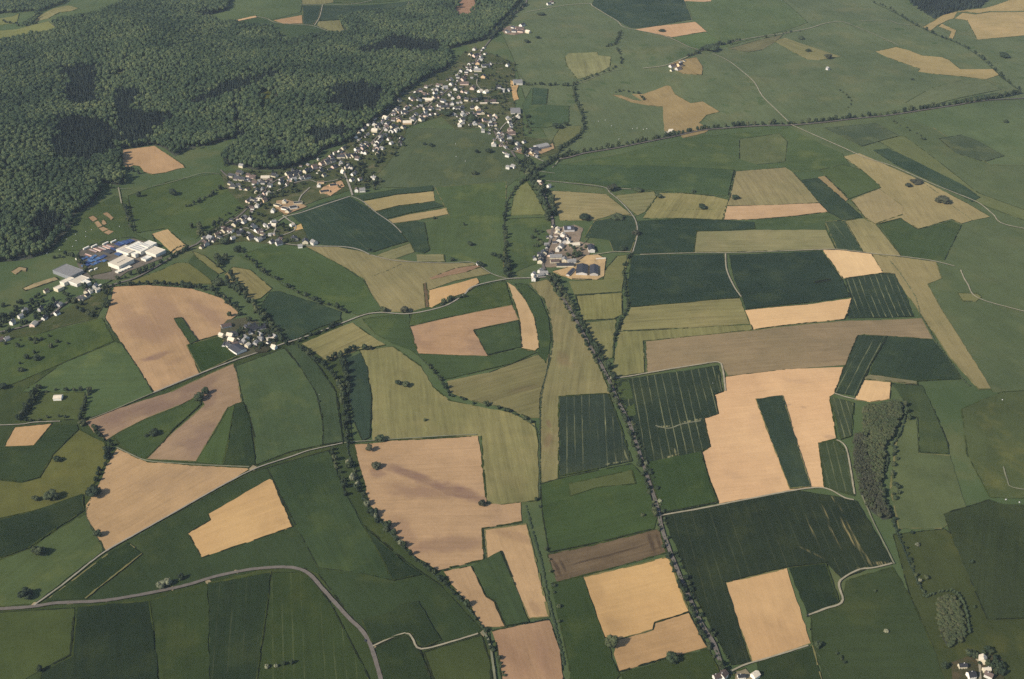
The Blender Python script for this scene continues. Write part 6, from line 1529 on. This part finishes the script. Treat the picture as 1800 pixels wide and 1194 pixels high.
for i, (pts, w, h, lab) in enumerate([
    ([(972,600),(968,630),(961,655),(954,685),(950,720),(949,760),(949,810),(949,880)], 1.6, 2.2, 'thin dark ditch hedge between the two tan meadows'),
    ([(900,728),(920,737),(940,752),(947,765)], 1.5, 2, 'low hedge curving into the ditch'),
    ([(1079,625),(1079,605),(1083,585)], 1.4, 2, 'short low hedge at the meadow corner'),
    ([(1133,602),(1136,630),(1138,656)], 1.2, 1.6, 'thin dark hedge line on the stubble edge'),
    ([(1010,520),(1050,517),(1094,513)], .9, 1.2, 'low hedge between the upper farm meadows'),
    ([(1025,566),(1060,564),(1085,561)], .9, 1.2, 'low hedge between the lower farm meadows'),
    ([(965,540),(968,565),(972,600)], 1.2, 1.8, 'low hedge on the curve beside the green strip'),
    ([(1565,460),(1580,478),(1595,500),(1610,525),(1618,555)], 1.5, 2, 'dark ditch hedge between the eastern meadows'),
    ([(1618,555),(1630,575),(1642,598),(1665,630),(1690,665),(1705,680)], 1.6, 2.4, 'dark hedge below the eastern stubble strip'),
    ([(1625,375),(1660,400),(1710,388)], .8, 1.2, 'faint hedge on the stubble rim'),
    ([(1623,322),(1650,341)], 1.3, 1.8, 'short dark hedge up from the brown thicket'),
    ([(1670,360),(1690,374),(1708,387)], 1.3, 1.8, 'dark hedge from the brown clump to the stubble edge'),
    ([(1160,373),(1180,371),(1196,370)], 1.1, 1.6, 'short hedge in the tan meadow left of its tree'),
    ([(1207,369),(1230,369),(1252,369)], 1.3, 1.8, 'short hedge under the tan meadow tree'),
    ([(1137,366),(1145,357),(1152,350)], 1.3, 1.8, 'short slanting hedge at the meadow tip'),
    ([(1117,392),(1119,410)], 1.4, 2, 'short hedge along the field junction track'),
    ([(655,486),(680,477),(706,465)], 1.3, 1.8, 'dark ditch line crossing the tan stubble'),
    ([(538,436),(570,455),(600,468),(630,487)], 1.1, 1.6, 'low hedge above the green meadow of the lower village'),
    ([(640,492),(650,512),(662,532),(670,545)], 1.1, 1.6, 'low hedge down the stubble edge'),
    ([(745,500),(748,520),(750,542)], 1.6, 1.6, 'dark brush strip beside the sandy strip'),
    ([(722,430),(728,445)], 1, 1.4, 'short hedge at the meadow end near the crop'),
    ([(747,440),(748,410),(745,392)], 1, 1.5, 'hedge on the edge of the far dark crop'),
    ([(700,600),(720,612),(745,635),(757,648)], 1.2, 1.8, 'ditch hedge above the striped meadow'),
    ([(850,930),(853,960),(855,983)], 1.3, 1.4, 'grassy bank between two bare fields'),
    ([(852,930),(885,926),(920,921)], 1.1, 1.3, 'grassy bank along the top of the small bare field'),
    ([(772,1004),(810,994),(850,984)], 1.3, 1.4, 'grassy bank below the patchy bare field'),
    ([(865,1108),(910,1100),(965,1087)], 1.1, 1.4, 'grassy bank above the bottom bare field'),
    ([(925,890),(935,930),(950,985),(965,1060),(978,1110),(992,1170)], 2.2, 1.6, 'rough grassy ditch in the centre foreground'),
    ([(1010,440),(1030,425),(1040,405)], 1.4, 2.4, 'hedge by the lane behind the hamlet'),
    ([(1428,1134),(1440,1155),(1460,1190)], .9, 1.2, 'thin hedge running to the bottom edge'),
    ([(1628,1050),(1650,1042),(1678,1043),(1692,1060),(1700,1085),(1704,1115)], 2.0, 5.5, 'dark outer fringe of the round copse'),
    ([(1586,704),(1591,720),(1589,740),(1582,762),(1568,785)], 2.2, 6, 'dark outer fringe of the narrow copse'),
    ([(1553,790),(1560,808),(1556,830)], 1.8, 5, 'dark inner fringe of the narrow copse'),
    ([(1544,830),(1548,855),(1555,880),(1566,900),(1571,916)], 2.0, 5, 'dark lower fringe of the narrow copse'),
    ([(160,487),(175,502),(200,492)], 1.4, 3, 'hedge around the factory lawn'),
    ([(140,462),(138,445),(160,432),(190,424),(225,418),(237,420)], 1.5, 3, 'hedge behind the white trailers'),
    ([(285,452),(300,445),(312,436),(330,432)], 1.6, 3.5, 'hedge between the factory and the small bare field'),
    ([(268,414),(275,432),(284,446)], 1.4, 3, 'hedge on the near side of the small bare field'),
    ([(185,560),(195,580),(212,603),(230,628),(250,660),(270,691)], 1.0, 1.4, 'thin hedge down the left edge of the big brown field'),
    ([(430,712),(420,708),(410,716)], .9, 1.2, 'short hedge at the brown field corner'),
    ([(560,690),(567,735),(568,783)], .9, 1.2, 'thin hedge on the curved crop'),
    ([(900,118),(930,150)], 1, 2, 'short garden hedge by the grey shed'),
    ([(160,878),(152,905),(165,935),(183,968)], 1.2, 2, 'thin hedge on the left bare field edge'),
    ([(1200,168),(1230,178)], .8, 1.2, 'thin hedge on the star field rim'),
    ([(983,186),(1000,187),(1008,187)], .8, 1.2, 'thin hedge by the far green plot'),
    ([(1110,334),(1180,340),(1260,345),(1295,350)], 1.2, 2, 'long low hedge above the tan meadows'),
    ([(950,318),(1000,323),(1060,331)], .9, 1.4, 'low hedge along the pale curving track'),
    ([(1571,916),(1578,940),(1590,968),(1600,995),(1612,1022),(1628,1050)], 1.7, 3.2, 'dark ragged hedge running from the narrow copse down to the round copse'),
    (ROAD, 1.7, 3.0, 'rough undergrowth beneath the trees of the straight road'),
    (ST, 1.9, 2.8, 'rough undergrowth beneath the stream trees'),
    ([(420,438),(440,458),(465,482),(487,492),(520,514),(558,531),(590,541),(612,552)], 1.5, 2.4, 'undergrowth in the hedge of the green meadow'),
    ([(210,503),(260,500),(300,502),(340,506),(375,513),(402,535),(420,548)], 1.7, 2.6, 'undergrowth in the hedge around the big brown field'),
    ([(1008,150),(1013,180),(1025,212),(1020,238),(987,262),(962,292)], 1.7, 2.6, 'undergrowth in the far winding hedge'),
    ([(922,318),(905,335),(892,355),(886,405),(888,450),(890,475)], 1.5, 2.4, 'undergrowth in the hedge of the middle valley'),
    ([(1108,448),(1099,465),(1097,490),(1103,540),(1083,585),(1078,615)], 1.5, 2.2, 'undergrowth in the hedge right of the farm meadows'),
    ([(1535,5),(1580,27),(1630,55),(1680,75),(1725,103),(1765,140),(1790,158)], 1.7, 2.6, 'undergrowth in the long hedge at the far right'),
    ([(1293,302),(1288,325),(1281,350)], 1.1, 1.6, 'hedge on the end of the tan plateau meadow'),
    ]):
    hedge(pts, w, h, lab, seed=i)

# ------------------------------------------------------------------ a clear haze over the valley
bm = bmesh.new()
box(bm, -9500, 9500, -3500, 14500, float(-20), CAM_H + 12)
hm = bpy.data.materials.new('haze_air'); hm.use_nodes = True
nt = hm.node_tree; nt.nodes.clear()
pv = nt.nodes.new('ShaderNodeVolumePrincipled'); om = nt.nodes.new('ShaderNodeOutputMaterial')
pv.inputs['Color'].default_value = (.66, .82, 1.0, 1); pv.inputs['Density'].default_value = HAZE_DENSITY; pv.inputs['Anisotropy'].default_value = 0.0
nt.links.new(pv.outputs[0], om.inputs['Volume'])
hz = bm_obj('haze', bm, hm, None)
tag(hz, 'thin pale summer haze over the whole valley', None, None, 'stuff')

# ------------------------------------------------------------------ labels that need an ordinal to single one out
UNITS = ['', 'first', 'second', 'third', 'fourth', 'fifth', 'sixth', 'seventh', 'eighth', 'ninth', 'tenth', 'eleventh', 'twelfth', 'thirteenth', 'fourteenth', 'fifteenth', 'sixteenth', 'seventeenth', 'eighteenth', 'nineteenth']
TENS = ['', '', 'twenty', 'thirty', 'forty', 'fifty', 'sixty', 'seventy', 'eighty', 'ninety']
def ordinal(n):
    if n < 20: return UNITS[n]
    if n < 100:
        return TENS[n // 10] + ('-' + UNITS[n % 10] if n % 10 else '')[:] if n % 10 else TENS[n // 10][:-1] + 'ieth'
    return 'hundred-' + (ordinal(n - 100) if n > 100 else 'th')
by = {}
for m in META:
    by.setdefault(m[0].get('label', ''), []).append(m)
for lab, ms in by.items():
    if len(ms) < 2 or not lab: continue
    sx = max(m[1] for m in ms) - min(m[1] for m in ms); sy = max(m[2] for m in ms) - min(m[2] for m in ms)
    horiz = sx >= sy * 1.1
    ms.sort(key=lambda m: m[1] if horiz else m[2])
    for i, m in enumerate(ms):
        m[0]['label'] = f"{lab}, {ordinal(i + 1)} {'from left' if horiz else 'from top'}"
